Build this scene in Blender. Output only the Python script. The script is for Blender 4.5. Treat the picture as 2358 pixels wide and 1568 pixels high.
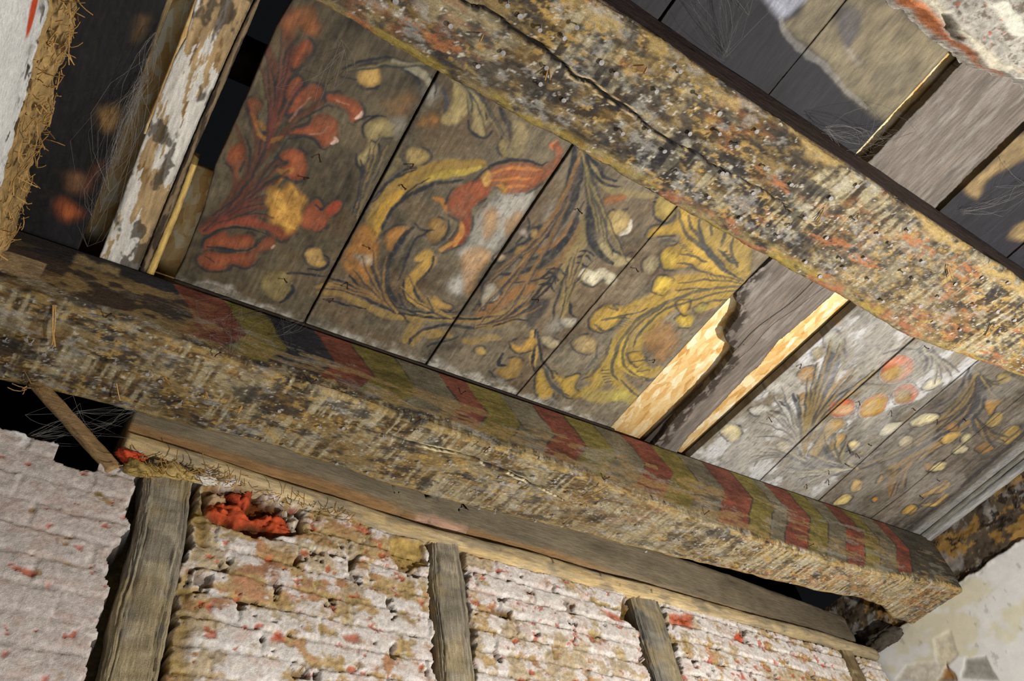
import bpy, bmesh, math, random
import numpy as np
from mathutils import Matrix, Vector

for o in list(bpy.data.objects): bpy.data.objects.remove(o)
SC = bpy.context.scene
COL = SC.collection
S = 1.4                      # measuring unit -> metres
ZC = 1.6                     # height of the camera above the floor
RES = 0.0017                 # spacing of painted surface grids (units)
rng = np.random.RandomState(7); random.seed(7)

def tw(P):
    P = np.array(P, float)
    return P*S + np.array([0, 0, ZC])

# ---------------------------------------------------------------- camera
CM = np.array([[0.83391882, -0.52956563, -0.1553694],
               [0.31581637, 0.68877966, -0.65256616],
               [0.45259189, 0.495119, 0.74163182]])
FPX = 1742.0938; PP = np.array([1179., 784.])
cd = bpy.data.cameras.new('camera'); cam = bpy.data.objects.new('camera', cd); COL.objects.link(cam)
cd.sensor_width = 36; cd.lens = FPX/2358*36; cd.clip_start = .01
cam.matrix_world = Matrix(((CM[0][0], -CM[1][0], -CM[2][0], 0), (CM[0][1], -CM[1][1], -CM[2][1], 0),
                           (CM[0][2], -CM[1][2], -CM[2][2], ZC), (0, 0, 0, 1)))
SC.camera = cam
# ---------------------------------------------------------------- world, lamps, exposure
w = bpy.data.worlds.new('world'); SC.world = w; w.use_nodes = True
w.node_tree.nodes['Background'].inputs[0].default_value = (.85, .9, 1, 1)
w.node_tree.nodes['Background'].inputs[1].default_value = 0.006
def lamp(name, kind, pos, energy, size, color, target=None):
    l = bpy.data.lights.new(name, kind); l.energy = energy; l.color = color
    if kind == 'AREA': l.size = size
    else: l.shadow_soft_size = size
    o = bpy.data.objects.new(name, l); COL.objects.link(o); o.location = tw(pos)
    if target is not None:
        o.rotation_euler = (Vector(tw(target))-Vector(tw(pos))).to_track_quat('-Z', 'Y').to_euler()
    return o
lamp('work_lamp', 'POINT', (1.5, .03, -.22), 245, .03, (1, .965, .905))
lamp('fill_light', 'AREA', (.3, .35, -.75), 12, 1.0, (.86, .92, 1), (.6, .7, 1.2))  # added soft fill from below, no such lamp in the room
SC.view_settings.view_transform = 'Standard'; SC.view_settings.look = 'None'
SC.view_settings.exposure = 0; SC.view_settings.gamma = 1; SC.view_settings.use_curve_mapping = False

# ---------------------------------------------------------------- photo point -> measured point on a plane
def ray(x, y):
    return CM.T @ np.array([(x-PP[0])/FPX, (y-PP[1])/FPX, 1.])
def on(x, y, ax, v):
    d = ray(x, y); return d/d[ax]*v
def onw(x, y, off=0):         # on the skewed timber framed wall
    d = ray(x, y); return d*((1.113+off)/(d[1]-.078*d[0]))
def WY(x): return 1.113+.078*x

# ---------------------------------------------------------------- colour, noise
def hx(h):
    h = h.lstrip('#'); c = np.array([int(h[i:i+2], 16) for i in (0, 2, 4)])/255.
    return np.where(c <= .04045, c/12.92, ((c+.055)/1.055)**2.4)
TAB = rng.rand(256, 256).astype(np.float32)
def vn(x, y, s=0):
    x = np.asarray(x)+s*17.37; y = np.asarray(y)+s*9.71
    xi = np.floor(x).astype(np.int64); yi = np.floor(y).astype(np.int64)
    fx = x-xi; fy = y-yi; fx = fx*fx*(3-2*fx); fy = fy*fy*(3-2*fy)
    a = TAB[xi & 255, yi & 255]; b = TAB[(xi+1) & 255, yi & 255]; c = TAB[xi & 255, (yi+1) & 255]; d = TAB[(xi+1) & 255, (yi+1) & 255]
    return (a*(1-fx)+b*fx)*(1-fy)+(c*(1-fx)+d*fx)*fy
def fbm(x, y, s=0, o=4, g=.55):
    t = 0; a = 1; n = 0
    for i in range(o):
        t = t+a*vn(x*2**i, y*2**i, s+i*3.1); n += a; a *= g
    return t/n                                   # about 0.25..0.75
def ss(x, a, b):
    t = np.clip((x-a)/(b-a), 0, 1); return t*t*(3-2*t)
def mixc(c, col, a):
    return c*(1-a[..., None])+np.asarray(col)*a[..., None]

# ---------------------------------------------------------------- a painted sheet: strokes laid down in plane coordinates
class Sheet:
    def __init__(s, x0, x1, y0, y1, res):
        s.x0, s.y0, s.res = x0, y0, res
        s.nx = int((x1-x0)/res)+2; s.ny = int((y1-y0)/res)+2
        X, Y = np.meshgrid(x0+np.arange(s.nx)*res, y0+np.arange(s.ny)*res, indexing='ij')
        s.X, s.Y = X, Y
        s.c = np.zeros((s.nx, s.ny, 3))
        s.WX = X+(fbm(X*40, Y*40, 1, 3)-.5)*.008+(vn(X*260, Y*260, 5)-.5)*.0010
        s.WY = Y+(fbm(X*40, Y*40, 2, 3)-.5)*.010+(vn(X*260, Y*260, 6)-.5)*.0010
        s.wear = .74+.26*ss(fbm(X*70, Y*34, 3, 5, .65), .32, .56)
        s.tone = fbm(X*55, Y*30, 9, 4)
    def win(s, P, pad):
        a = int(max(0, (P[:, 0].min()-pad-s.x0)/s.res)); b = int(min(s.nx, (P[:, 0].max()+pad-s.x0)/s.res+2))
        c = int(max(0, (P[:, 1].min()-pad-s.y0)/s.res)); d = int(min(s.ny, (P[:, 1].max()+pad-s.y0)/s.res+2))
        if a >= b or c >= d: return None
        return slice(a, b), slice(c, d)
    def put(s, sl, col, al, var=.35):
        al = np.clip(al, 0, 1)*s.wear[sl]
        t = 1+(s.tone[sl]-.5)*2*var
        s.c[sl] = s.c[sl]*(1-al[..., None])+np.asarray(col)*t[..., None]*al[..., None]
    def dist(s, sl, P, closed=False, W=None):
        X = s.WX[sl]; Y = s.WY[sl]; best = np.full(X.shape, 9.); Q = np.vstack([P, P[:1]]) if closed else P
        for i in range(len(Q)-1):
            a = Q[i]; d = Q[i+1]-a; L = d@d+1e-12
            pad = .02 if W is None else W[i]*2.2+.004
            if W is not None:
                m = s.win(np.array([a, Q[i+1]]), pad+.01)
                if m is None: continue
                x0 = max(m[0].start, sl[0].start)-sl[0].start; x1 = min(m[0].stop, sl[0].stop)-sl[0].start
                y0 = max(m[1].start, sl[1].start)-sl[1].start; y1 = min(m[1].stop, sl[1].stop)-sl[1].start
                if x1 <= x0 or y1 <= y0: continue
                sub = (slice(x0, x1), slice(y0, y1))
            else: sub = (slice(None), slice(None))
            x = X[sub]; y = Y[sub]
            t = np.clip(((x-a[0])*d[0]+(y-a[1])*d[1])/L, 0, 1)
            q = np.hypot(x-a[0]-t*d[0], y-a[1]-t*d[1])
            if W is not None: q = q/(W[i]*(1-t)+W[i+1]*t)
            best[sub] = np.minimum(best[sub], q)
        return best
    def stroke(s, P, W, col, al=1., var=.35):
        sl = s.win(P, W.max()*2+.02)
        if sl is None: return
        q = s.dist(sl, P, False, W)
        s.put(sl, col, (1-ss(q, .6, 1.35))*al, var)
    def blob(s, P, col, al=1., soft=.003, out=None, oa=.8, ow=.0034, var=.5):
        sl = s.win(P, .03)
        if sl is None: return
        X = s.WX[sl]; Y = s.WY[sl]; ins = np.zeros(X.shape, bool)
        n = len(P); j = n-1
        for i in range(n):
            yi, yj = P[i, 1], P[j, 1]
            if yi != yj:
                ins ^= ((yi > Y) != (yj > Y)) & (X < (P[j, 0]-P[i, 0])*(Y-yi)/(yj-yi)+P[i, 0])
            j = i
        d = s.dist(sl, P, True); sd = np.where(ins, d, -d)
        if out is not None: s.put(sl, out, (1-ss(np.abs(sd+ow*.8), ow*.5, ow*1.3))*oa*ss(fbm(X*38, Y*38, 8, 3)+(X-P[:, 0].mean()+P[:, 1].mean()-Y)*-1.5, .40, .56), .2)
        s.put(sl, np.asarray(col)*(.72+.28*ss(sd, 0, .009)+.12*ss(sd, .006, .016))[..., None], ss(sd, -soft, soft)*al, var)
def smooth(P, closed=False, k=5):
    P = np.array(P, float); n = len(P)
    if n < 3: return P
    out = []
    for i in range(n if closed else n-1):
        p1, p2 = P[i], P[(i+1) % n]
        p0 = P[i-1] if (closed or i > 0) else p1*2-p2
        p3 = P[(i+2) % n] if (closed or i+2 < n) else p2*2-p1
        for t in np.arange(k)/k:
            out.append(.5*((2*p1)+(p2-p0)*t+(2*p0-5*p1+4*p2-p3)*t*t+(3*p1-p0-3*p2+p3)*t**3))
    if not closed: out.append(P[-1])
    return np.array(out)

# ---------------------------------------------------------------- mesh helpers
def tag(o, label=None, cat=None, group=None, kind=None):
    if label: o['label'] = label
    if cat: o['category'] = cat
    if group: o['group'] = group
    if kind: o['kind'] = kind
    return o
def link(name, V, F, mat, parent=None, col=None, smoothf=True, raw=False):
    """V in measuring units unless raw; quads/tris F as array; one colour per vertex (linear)"""
    V = np.asarray(V, float)
    if not raw: V = tw(V)
    org = (V.min(0)+V.max(0))/2; org[2] = V[:, 2].min()
    if parent is not None: org = np.array(parent.location)
    me = bpy.data.meshes.new(name)
    V = V-org
    if isinstance(F, np.ndarray):
        k = F.shape[1]; n = len(F)
        me.vertices.add(len(V)); me.vertices.foreach_set('co', V.ravel().astype(np.float32))
        me.loops.add(n*k); me.loops.foreach_set('vertex_index', F.ravel().astype(np.int32))
        me.polygons.add(n); me.polygons.foreach_set('loop_start', (np.arange(n)*k).astype(np.int32))
        me.update(calc_edges=True)
    else:
        me.from_pydata([tuple(v) for v in V], [], F); me.update()
    if smoothf: me.polygons.foreach_set('use_smooth', np.ones(len(me.polygons), bool))
    if col is not None:
        a = me.color_attributes.new('Col', 'FLOAT_COLOR', 'POINT')
        cc = np.ones((len(V), 4), np.float32); cc[:, :3] = np.clip(col, 0.0015, 1); a.data.foreach_set('color', cc.ravel())
    me.materials.append(mat)
    o = bpy.data.objects.new(name, me); COL.objects.link(o)
    if parent is not None: o.parent = parent
    else: o.location = org
    return o
def root(name, pos, label, cat, group=None):
    o = bpy.data.objects.new(name, None); COL.objects.link(o); o.location = tw(pos); o.empty_display_size = .05
    return tag(o, label, cat, group)
def gridF(nx, ny, flip=False):
    i, j = np.meshgrid(np.arange(nx-1), np.arange(ny-1), indexing='ij'); a = (i*ny+j).ravel()
    F = np.stack([a, a+ny, a+ny+1, a+1], 1)
    return F[:, ::-1].copy() if flip else F
def closed_grid(G, C, back, flip=False):
    """grid of points G (nx,ny,3) with a rim carried by vector back and a back face; returns V,F(list),C"""
    nx, ny = G.shape[:2]
    ring = [(i, 0) for i in range(nx)]+[(nx-1, j) for j in range(1, ny)]+[(i, ny-1) for i in range(nx-2, -1, -1)]+[(0, j) for j in range(ny-2, 0, -1)]
    ri = np.array([i*ny+j for i, j in ring]); V = G.reshape(-1, 3); Cc = C.reshape(-1, 3)
    R = V[ri]+np.array(back); n0 = len(V); m = len(ri); k = np.arange(m)
    F = gridF(nx, ny, flip)
    side = np.stack([ri, ri[(k+1) % m], n0+(k+1) % m, n0+k], 1)
    if not flip: side = side[:, ::-1]
    c = len(V)+m
    # back face as quads bridging to a centre line
    back_c = R.mean(0); V2 = np.vstack([V, R, back_c[None]]); C2 = np.vstack([Cc, Cc[ri]*.75, Cc.mean(0)[None]*.8])
    bf = np.stack([n0+k, n0+(k+1) % m, np.full(m, c), np.full(m, c)], 1)[::2]*0
    tri = np.stack([n0+k, n0+(k+1) % m, np.full(m, c)], 1)
    if not flip: tri = tri[:, ::-1]
    return V2, F, side, tri, C2
def link_closed(name, G, C, back, mat, parent=None, flip=False):
    V, F, side, tri, C2 = closed_grid(G, C, back, flip)
    Q = np.vstack([F, side])
    V = tw(V); org = (V.min(0)+V.max(0))/2; org[2] = V[:, 2].min()
    if parent is not None: org = np.array(parent.location)
    me = bpy.data.meshes.new(name); V = V-org; nq, nt = len(Q), len(tri)
    me.vertices.add(len(V)); me.vertices.foreach_set('co', V.ravel().astype(np.float32))
    me.loops.add(nq*4+nt*3); me.loops.foreach_set('vertex_index', np.concatenate([Q.ravel(), tri.ravel()]).astype(np.int32))
    me.polygons.add(nq+nt); me.polygons.foreach_set('loop_start', np.concatenate([np.arange(nq)*4, nq*4+np.arange(nt)*3]).astype(np.int32))
    me.update(calc_edges=True)
    sm = np.ones(nq+nt, bool); sm[len(F):] = False; me.polygons.foreach_set('use_smooth', sm)
    a = me.color_attributes.new('Col', 'FLOAT_COLOR', 'POINT')
    cc = np.ones((len(V), 4), np.float32); cc[:, :3] = np.clip(C2, .0015, 1); a.data.foreach_set('color', cc.ravel())
    me.materials.append(mat)
    o = bpy.data.objects.new(name, me); COL.objects.link(o)
    if parent is not None: o.parent = parent
    else: o.location = org
    return o

# ---------------------------------------------------------------- materials
def mat_col(name, scale=(60, 60, 60), fine=.35, bump=.25, rough=.85, dist=.002, attr=True, color=(.5, .5, .5), spec=.25):
    m = bpy.data.materials.new(name); m.use_nodes = True; N = m.node_tree.nodes; L = m.node_tree.links
    b = N['Principled BSDF']; b.inputs['Roughness'].default_value = rough; b.inputs['Specular IOR Level'].default_value = spec
    tc = N.new('ShaderNodeTexCoord'); mp = N.new('ShaderNodeMapping'); mp.inputs['Scale'].default_value = scale
    L.new(tc.outputs['Object'], mp.inputs[0])
    n1 = N.new('ShaderNodeTexNoise'); n1.inputs['Scale'].default_value = 1; n1.inputs['Detail'].default_value = 6; n1.inputs['Roughness'].default_value = .65
    L.new(mp.outputs[0], n1.inputs[0])
    n2 = N.new('ShaderNodeTexNoise'); n2.inputs['Scale'].default_value = 520; n2.inputs['Detail'].default_value = 3
    L.new(tc.outputs['Object'], n2.inputs[0])
    if attr:
        a = N.new('ShaderNodeAttribute'); a.attribute_name = 'Col'; src = a.outputs['Color']
    else:
        a = N.new('ShaderNodeRGB'); a.outputs[0].default_value = (*color, 1); src = a.outputs[0]
    mr = N.new('ShaderNodeMapRange'); mr.inputs[1].default_value = .3; mr.inputs[2].default_value = .7
    mr.inputs[3].default_value = 1-fine; mr.inputs[4].default_value = 1+fine; L.new(n1.outputs[0], mr.inputs[0])
    mr2 = N.new('ShaderNodeMapRange'); mr2.inputs[1].default_value = .3; mr2.inputs[2].default_value = .7
    mr2.inputs[3].default_value = 1-fine*.6; mr2.inputs[4].default_value = 1+fine*.6; L.new(n2.outputs[0], mr2.inputs[0])
    mu = N.new('ShaderNodeMath'); mu.operation = 'MULTIPLY'; L.new(mr.outputs[0], mu.inputs[0]); L.new(mr2.outputs[0], mu.inputs[1])
    vm = N.new('ShaderNodeVectorMath'); vm.operation = 'SCALE'; L.new(src, vm.inputs[0]); L.new(mu.outputs[0], vm.inputs['Scale'])
    L.new(vm.outputs[0], b.inputs['Base Color'])
    ad = N.new('ShaderNodeMath'); ad.operation = 'ADD'; L.new(n1.outputs[0], ad.inputs[0])
    sc = N.new('ShaderNodeMath'); sc.operation = 'MULTIPLY'; sc.inputs[1].default_value = .4; L.new(n2.outputs[0], sc.inputs[0]); L.new(sc.outputs[0], ad.inputs[1])
    bp = N.new('ShaderNodeBump'); bp.inputs['Strength'].default_value = bump; bp.inputs['Distance'].default_value = dist
    L.new(ad.outputs[0], bp.inputs['Height']); L.new(bp.outputs[0], b.inputs['Normal'])
    return m
M_board = mat_col('painted_board', (130, 22, 60), .28, .35, .72, .0015, spec=.35)
M_beam = mat_col('weathered_beam', (70, 130, 130), .35, .8, .85, .003)
M_wall = mat_col('old_masonry', (110, 110, 110), .22, .8, .95, .003, spec=.1)
M_timber = mat_col('bare_timber', (18, 160, 160), .3, .7, .9, .003, spec=.15)
M_stud = mat_col('stud_timber', (160, 160, 14), .35, .9, .9, .004, spec=.15)
M_plaster = mat_col('lime_plaster', (30, 30, 30), .06, .25, .9, .003, spec=.1)
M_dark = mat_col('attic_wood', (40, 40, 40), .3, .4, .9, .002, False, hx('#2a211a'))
M_straw = mat_col('straw', (90, 90, 90), .3, .2, .8, .001, False, hx('#a8844e'))
M_nail = mat_col('nail_metal', (90, 90, 90), .25, .2, .6, .001, False, hx('#8f8a88'))
M_rust = mat_col('rusty_nail', (90, 90, 90), .3, .3, .8, .001, False, hx('#3a2018'))
M_web = mat_col('cobweb', (90, 90, 90), .2, 0, .9, .001, False, hx('#7a7672'))
M_floor = mat_col('concrete_floor', (6, 6, 6), .15, .2, .9, .002, False, hx('#8d8578'))
M_daylight = mat_col('daylight_spot', (40, 40, 40), .05, .1, .6, .001, False, hx('#e6e9f5'))  # pale bluish colour imitates daylight seen through a hole
def mat_osb():
    m = bpy.data.materials.new('oriented_strand_board'); m.use_nodes = True; N = m.node_tree.nodes; L = m.node_tree.links
    b = N['Principled BSDF']; b.inputs['Roughness'].default_value = .7
    tc = N.new('ShaderNodeTexCoord')
    nz = N.new('ShaderNodeTexNoise'); nz.inputs['Scale'].default_value = 12; L.new(tc.outputs['Object'], nz.inputs[0])
    vm = N.new('ShaderNodeVectorMath'); vm.operation = 'MULTIPLY_ADD'; vm.inputs[1].default_value = (.03, .03, .03); L.new(nz.outputs['Color'], vm.inputs[0]); L.new(tc.outputs['Object'], vm.inputs[2])
    last = None
    for k, (rot, sc) in enumerate((((0, 0, .9), (46, 16, 9)), ((0, 0, -.5), (70, 24, 9)))):
        mp = N.new('ShaderNodeMapping'); mp.inputs['Rotation'].default_value = rot; mp.inputs['Scale'].default_value = sc; L.new(vm.outputs[0], mp.inputs[0])
        v = N.new('ShaderNodeTexVoronoi'); v.inputs['Scale'].default_value = 1; L.new(mp.outputs[0], v.inputs['Vector'])
        s = N.new('ShaderNodeSeparateColor'); L.new(v.outputs['Color'], s.inputs[0])
        if last is None: last = s.outputs[0]
        else:
            mx = N.new('ShaderNodeMix'); mx.inputs[0].default_value = .45; L.new(last, mx.inputs[2]); L.new(s.outputs[1], mx.inputs[3]); last = mx.outputs[0]
    f = N.new('ShaderNodeTexNoise'); f.inputs['Scale'].default_value = 90; f.inputs['Detail'].default_value = 5; L.new(tc.outputs['Object'], f.inputs[0])
    mx = N.new('ShaderNodeMix'); mx.inputs[0].default_value = .25; L.new(last, mx.inputs[2]); L.new(f.outputs[0], mx.inputs[3])
    r = N.new('ShaderNodeValToRGB'); e = r.color_ramp.elements
    e[0].position = .15; e[0].color = (*hx('#cc9850'), 1); e[1].position = .8; e[1].color = (*hx('#fdf0d0'), 1)
    k = e.new(.38); k.color = (*hx('#e3ba78'), 1); k = e.new(.6); k.color = (*hx('#f0d49c'), 1)
    L.new(mx.outputs[0], r.inputs[0]); L.new(r.outputs[0], b.inputs['Base Color'])
    bp = N.new('ShaderNodeBump'); bp.inputs['Strength'].default_value = .3; bp.inputs['Distance'].default_value = .002; L.new(mx.outputs[0], bp.inputs['Height']); L.new(bp.outputs[0], b.inputs['Normal'])
    return m
M_osb = mat_osb()

def box(name, a, b, mat, parent=None, col=None):
    x0, y0, z0 = a; x1, y1, z1 = b
    V = [(x0, y0, z0), (x1, y0, z0), (x1, y1, z0), (x0, y1, z0), (x0, y0, z1), (x1, y0, z1), (x1, y1, z1), (x0, y1, z1)]
    F = np.array([(0, 3, 2, 1), (4, 5, 6, 7), (0, 1, 5, 4), (1, 2, 6, 5), (2, 3, 7, 6), (3, 0, 4, 7)])
    return link(name, V, F, mat, parent, None if col is None else np.tile(col, (8, 1)), smoothf=False)
# ================================================================ THE PAINTED CEILING SHEET (plane z = 1.2)
CS = Sheet(-.26, 2.47, -.15, 1.13, RES)
X, Y = CS.X, CS.Y
# ground tones of each board
JX = [-.25, -.075, .055, .322, .592, .84, 1.15, 1.37, 1.636, 1.875, 2.14, 2.5]
JC = ['#151418', '#8a744e', '#544b3a', '#5d5443', '#645a49', '#6d6453', '#6c655e', '#7f7b72', '#77736a', '#5e564b', '#5a5248']
base = np.zeros(X.shape+(3,))
for k, c in enumerate(JC): base[(X >= JX[k]) & (X < JX[k+1])] = hx(c)
gr = fbm(X*190, Y*16, 11, 4); cl = fbm(X*14, Y*9, 12, 4); mo = fbm(X*75, Y*60, 13, 4)
base *= (1+(gr-.5)*.8+(cl-.5)*1.5+(mo-.5)*1.0)[..., None]
warm = ss(fbm(X*9, Y*12, 15, 3), .45, .65); base = mixc(base, hx('#6b4f2e'), warm*.28*(X < 1.35)*(X > .06))
CS.c = base
DK = hx('#23262b'); DKS = hx('#3c3d41')
def Q(crop, pts, z=1.2):
    ox, oy, sc = crop; return [on(ox+x/sc, oy+y/sc, 2, z)[:2] for x, y in pts]
def lw(crop, pts, w):          # photo width -> width in the plane
    ox, oy, sc = crop; x, y = pts[len(pts)//2]; a = on(ox+x/sc, oy+y/sc, 2, 1.2); b = on(ox+x/sc+6, oy+y/sc+6, 2, 1.2)
    return w/sc*np.linalg.norm(b-a)/8.5/2*1.42
def st(crop, pts, w, col, al=1., taper=True):
    P = smooth(Q(crop, pts)); W0 = lw(crop, pts, w); n = len(P); t = np.linspace(0, 1, n)
    W = W0*(np.clip(np.sin(np.pi*np.clip(t*.9+.08, 0, 1)), .0, 1)**.5*.75+.25 if taper else np.ones(n))
    CS.stroke(P, np.maximum(W, .0011), hx(col) if isinstance(col, str) else col, al)
def bl(crop, pts, col, al=.95, out=True, soft=.003):
    CS.blob(smooth(Q(crop, pts), True, 4), hx(col), al, soft, DK if out else None)
def fan(crop, base, ctrl, tips, w=9, ochre='#85703f', dark='#303237', al=.85):
    for k, t in enumerate(tips):
        b, c, t = np.array(base, float), np.array(ctrl, float), np.array(t, float); c = c+(t-c)*.12*(k % 3)
        u = np.linspace(0, 1, 7)[:, None]; P = b*(1-u)**2+2*c*u*(1-u)+t*u*u; n = np.array([-(t-b)[1], (t-b)[0]]); n = n/np.linalg.norm(n)
        st(crop, [tuple(p) for p in P+n*w*.7], w*1.5, ochre, al*.75); st(crop, [tuple(p) for p in P-n*w*.2], w*.8, dark, al)
A = (400, 0, 2.24); B = (650, 100, 2.063); C = (1100, 250, 2.24); E_ = (1550, 600, 2.412); F_ = (1600, 0, 2.613); L_ = (0, 0, 2.24)
RED = '#87492e'; DR = '#563326'
# --- board 1: the red flower spray
for p, w_ in (([(140,1170),(250,1080),(320,980),(400,870),(450,760),(540,620),(600,560)],30),([(180,1140),(300,1070),(400,960),(500,860),(580,830)],24),
    ([(200,1165),(350,1100),(480,1060)],22),([(250,1110),(380,1060),(490,1020)],16),([(450,770),(420,650),(370,540)],30),([(350,980),(380,850),(340,700),(320,640)],26),
    ([(480,720),(540,560),(530,420),(500,300),(480,250)],40),([(560,560),(580,400),(600,230),(560,120)],36),([(600,620),(680,580),(760,520),(800,500)],26),
    ([(520,700),(600,690),(680,680)],22),([(300,1050),(320,950),(300,850)],20),([(400,900),(480,800),(560,690),(640,640)],26)): st(A, p, w_, DR, .85)
for p, w_ in (([(160,1190),(300,1100),(400,1010),(470,900),(560,800),(640,770)],9),([(200,1110),(330,1010),(420,880),(480,760),(560,640)],10),([(440,800),(470,680),(520,580),(520,430),(470,290)],12),
    ([(500,660),(560,540),(590,440),(620,380)],10),([(560,600),(640,540),(690,470)],9),([(400,1000),(500,930),(560,900)],8),([(370,700),(400,800),(380,900)],10),([(420,560),(440,640),(480,700)],9),
    ([(600,700),(560,760),(520,830)],8),([(560,330),(590,250),(640,200)],9),([(420,1080),(350,1110),(280,1130)],7),([(620,640),(700,590),(780,545),(820,545)],9),([(590,720),(680,715),(740,745),(780,775),(830,750)],8)): st(A, p, w_, DK, .85)
bl(A, [(560,110),(620,45),(700,40),(745,90),(765,150),(740,185),(690,190),(650,150),(610,190),(560,160)], '#8b5530', .8, False, .008)
for p in ([(610,300),(650,230),(700,215),(715,260),(680,300),(650,340),(615,350)],[(575,480),(600,420),(640,395),(665,420),(650,470),(600,520)],
    [(600,560),(640,490),(700,440),(750,440),(765,480),(745,510),(690,530),(640,570),(590,590)],[(790,490),(850,485),(920,500),(965,545),(975,600),(945,635),(915,620),(900,580),(870,545),(830,530),(790,520)],
    [(600,690),(660,660),(700,640),(720,600),(760,580),(810,590),(845,620),(855,660),(850,720),(820,755),(780,765),(750,740),(720,715),(660,700)],
    [(550,790),(600,765),(650,770),(680,810),(690,870),(670,920),(620,930),(580,900),(565,870),(600,840),(560,820)],[(375,530),(400,510),(435,520),(440,560),(420,600),(440,650),(420,660),(395,610)],
    [(270,800),(300,765),(345,740),(370,775),(355,830),(335,870),(325,930),(300,860),(275,835)],[(490,1180),(560,1165),(620,1170),(635,1200),(600,1230),(550,1240),(500,1215)],
    [(660,1110),(700,1060),(740,1030),(765,1050),(775,1090),(800,1060),(840,1030),(865,1050),(850,1090),(800,1130),(780,1180),(730,1195),(680,1180),(650,1150)],
    [(150,1290),(180,1225),(270,1195),(290,1220),(340,1210),(400,1205),(420,1240),(390,1275),(310,1285),(220,1280)],
    [(120,1340),(170,1300),(270,1310),(400,1290),(470,1230),(510,1225),(525,1255),(500,1290),(440,1310),(420,1350),(360,1375),(300,1360),(260,1395),(200,1400),(150,1380)]): bl(A, p, RED)
st(A, [(150,1190),(250,1150),(380,1140),(480,1165),(560,1205)], 40, '#82402d', .95); st(A, [(150,1240),(250,1180),(380,1175),(480,1210)], 9, DK)
st(A, [(170,1275),(260,1285),(380,1290),(450,1250)], 9, DK); st(A, [(160,1325),(210,1360)], 7, DK)
bl(A, [(785,1085),(830,1040),(860,1052),(845,1090),(805,1115)], '#ab472e', .9, False)
st(A, [(735,1060),(765,1080),(790,1050)], 9, DK)
for p in ([(945,610),(965,590),(968,570)], [(820,750),(840,730),(835,715)], [(505,1280),(520,1265)]): st(A, p, 14, '#d8b7a4', .9)
for p in ([(600,620),(700,500)],[(700,700),(760,690),(800,650)],[(830,510),(900,530)]): st(A, p, 10, '#b98a74', .5)
bl(A, [(480,1030),(500,960),(560,980),(600,940),(650,985),(695,1040),(660,1090),(660,1140),(630,1190),(590,1215),(550,1170),(500,1150),(490,1090)], '#b3853e', .95, False, .006)
for p in ([(520,1010),(560,1060),(540,1130)],[(620,970),(640,1010)],[(575,1160),(620,1180)]): st(A, p, 28, '#c89b4c', .8)
for p in ([(430,620),(480,660),(540,630)],[(440,690),(500,720),(560,700)],[(400,590),(440,680)],[(540,880),(580,890),(620,870)],[(520,980),(560,920)]): st(A, p, 22, '#96692f', .7)
st(A, [(440,380),(465,470),(475,560)], 26, '#6b6344', .8)
bl(A, [(940,390),(960,350),(1020,335),(1065,350),(1075,400),(1060,440),(1010,455),(960,430)], '#ab8b50'); st(A, [(860,395),(940,405)], 12, DK); st(A, [(1000,460),(1040,460),(1065,440)], 10, DK)
bl(A, [(985,680),(1000,630),(1050,610),(1110,620),(1160,660),(1130,700),(1070,710),(1040,735),(1060,770),(1040,800),(1000,800),(990,840),(960,860),(945,820),(980,780),(1000,740)], '#93845a')
st(A, [(975,690),(985,640),(1040,600),(1100,600)], 9, DK); st(A, [(1020,730),(1060,750),(1060,790)], 10, DK); st(A, [(940,800),(940,850),(970,900),(960,980),(930,1080)], 10, DK)
st(A, [(1000,850),(990,920),(975,980),(940,1070)], 20, '#80633a'); st(A, [(1060,820),(1040,900),(1000,960)], 14, DKS)
bl(A, [(675,1320),(690,1290),(730,1280),(765,1300),(770,1335),(785,1365),(755,1380),(720,1370),(690,1350)], '#bb995a'); st(A, [(700,1385),(760,1390),(800,1350),(770,1310)], 9, DK)
bl(A, [(450,1450),(480,1410),(560,1395),(620,1420),(600,1480),(605,1520),(570,1555),(510,1545),(460,1500)], '#7f7047', .8, False); st(A, [(590,1412),(680,1415),(790,1430)], 12, DK); st(A, [(605,1465),(615,1495),(590,1530),(550,1560)], 14, DK)
st(A, [(870,350),(960,315),(1080,300),(1180,310),(1270,345),(1340,410)], 12, DK); st(A, [(1140,320),(1230,350),(1300,400),(1320,460)], 34, '#8d8770'); st(A, [(1150,330),(1220,370),(1260,410),(1275,470)], 11, DK)
bl(A, [(1070,540),(1120,510),(1200,480),(1260,520),(1200,600),(1130,590)], '#8a6238', .5, False, .012); bl(A, [(1130,620),(1180,600),(1200,660),(1150,700)], '#a8a498', .5, False, .01)
# --- board 2 and 3: the tulip, arches and ochre scrolls
st(B, [(430,910),(450,820),(500,740),(580,670),(700,610),(830,580),(950,575)], 62, '#8f7336', .95); st(B, [(450,880),(490,780),(560,705)], 32, '#b08a35', .9); st(B, [(690,650),(780,620),(870,610),(940,590)], 26, '#b29a40', .9)
for p, w_ in (([(475,880),(540,770),(640,700),(760,660),(860,650)],14),([(400,790),(460,700),(560,615),(640,590)],9),([(430,760),(520,650),(640,600)],8),([(930,640),(1000,580),(1100,555),(1238,580)],14),([(700,640),(600,700),(520,790)],7),
    ([(350,380),(390,350),(460,340)],8),([(370,560),(390,640),(360,720),(330,820)],9)): st(B, p, w_, DK)
bl(B, [(590,510),(640,495),(690,520),(685,560),(640,580),(605,575)], '#8d7a4c'); st(B, [(520,530),(560,560),(530,600),(480,640)], 16, '#6d6140')
bl(B, [(290,1010),(340,920),(390,860),(440,890),(465,960),(440,1040),(410,1140),(350,1120),(290,1070)], '#9b6a31', .85, False, .008); bl(B, [(340,1010),(400,1000),(430,1040),(390,1060)], '#aaa698', .6, False, .006)
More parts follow.
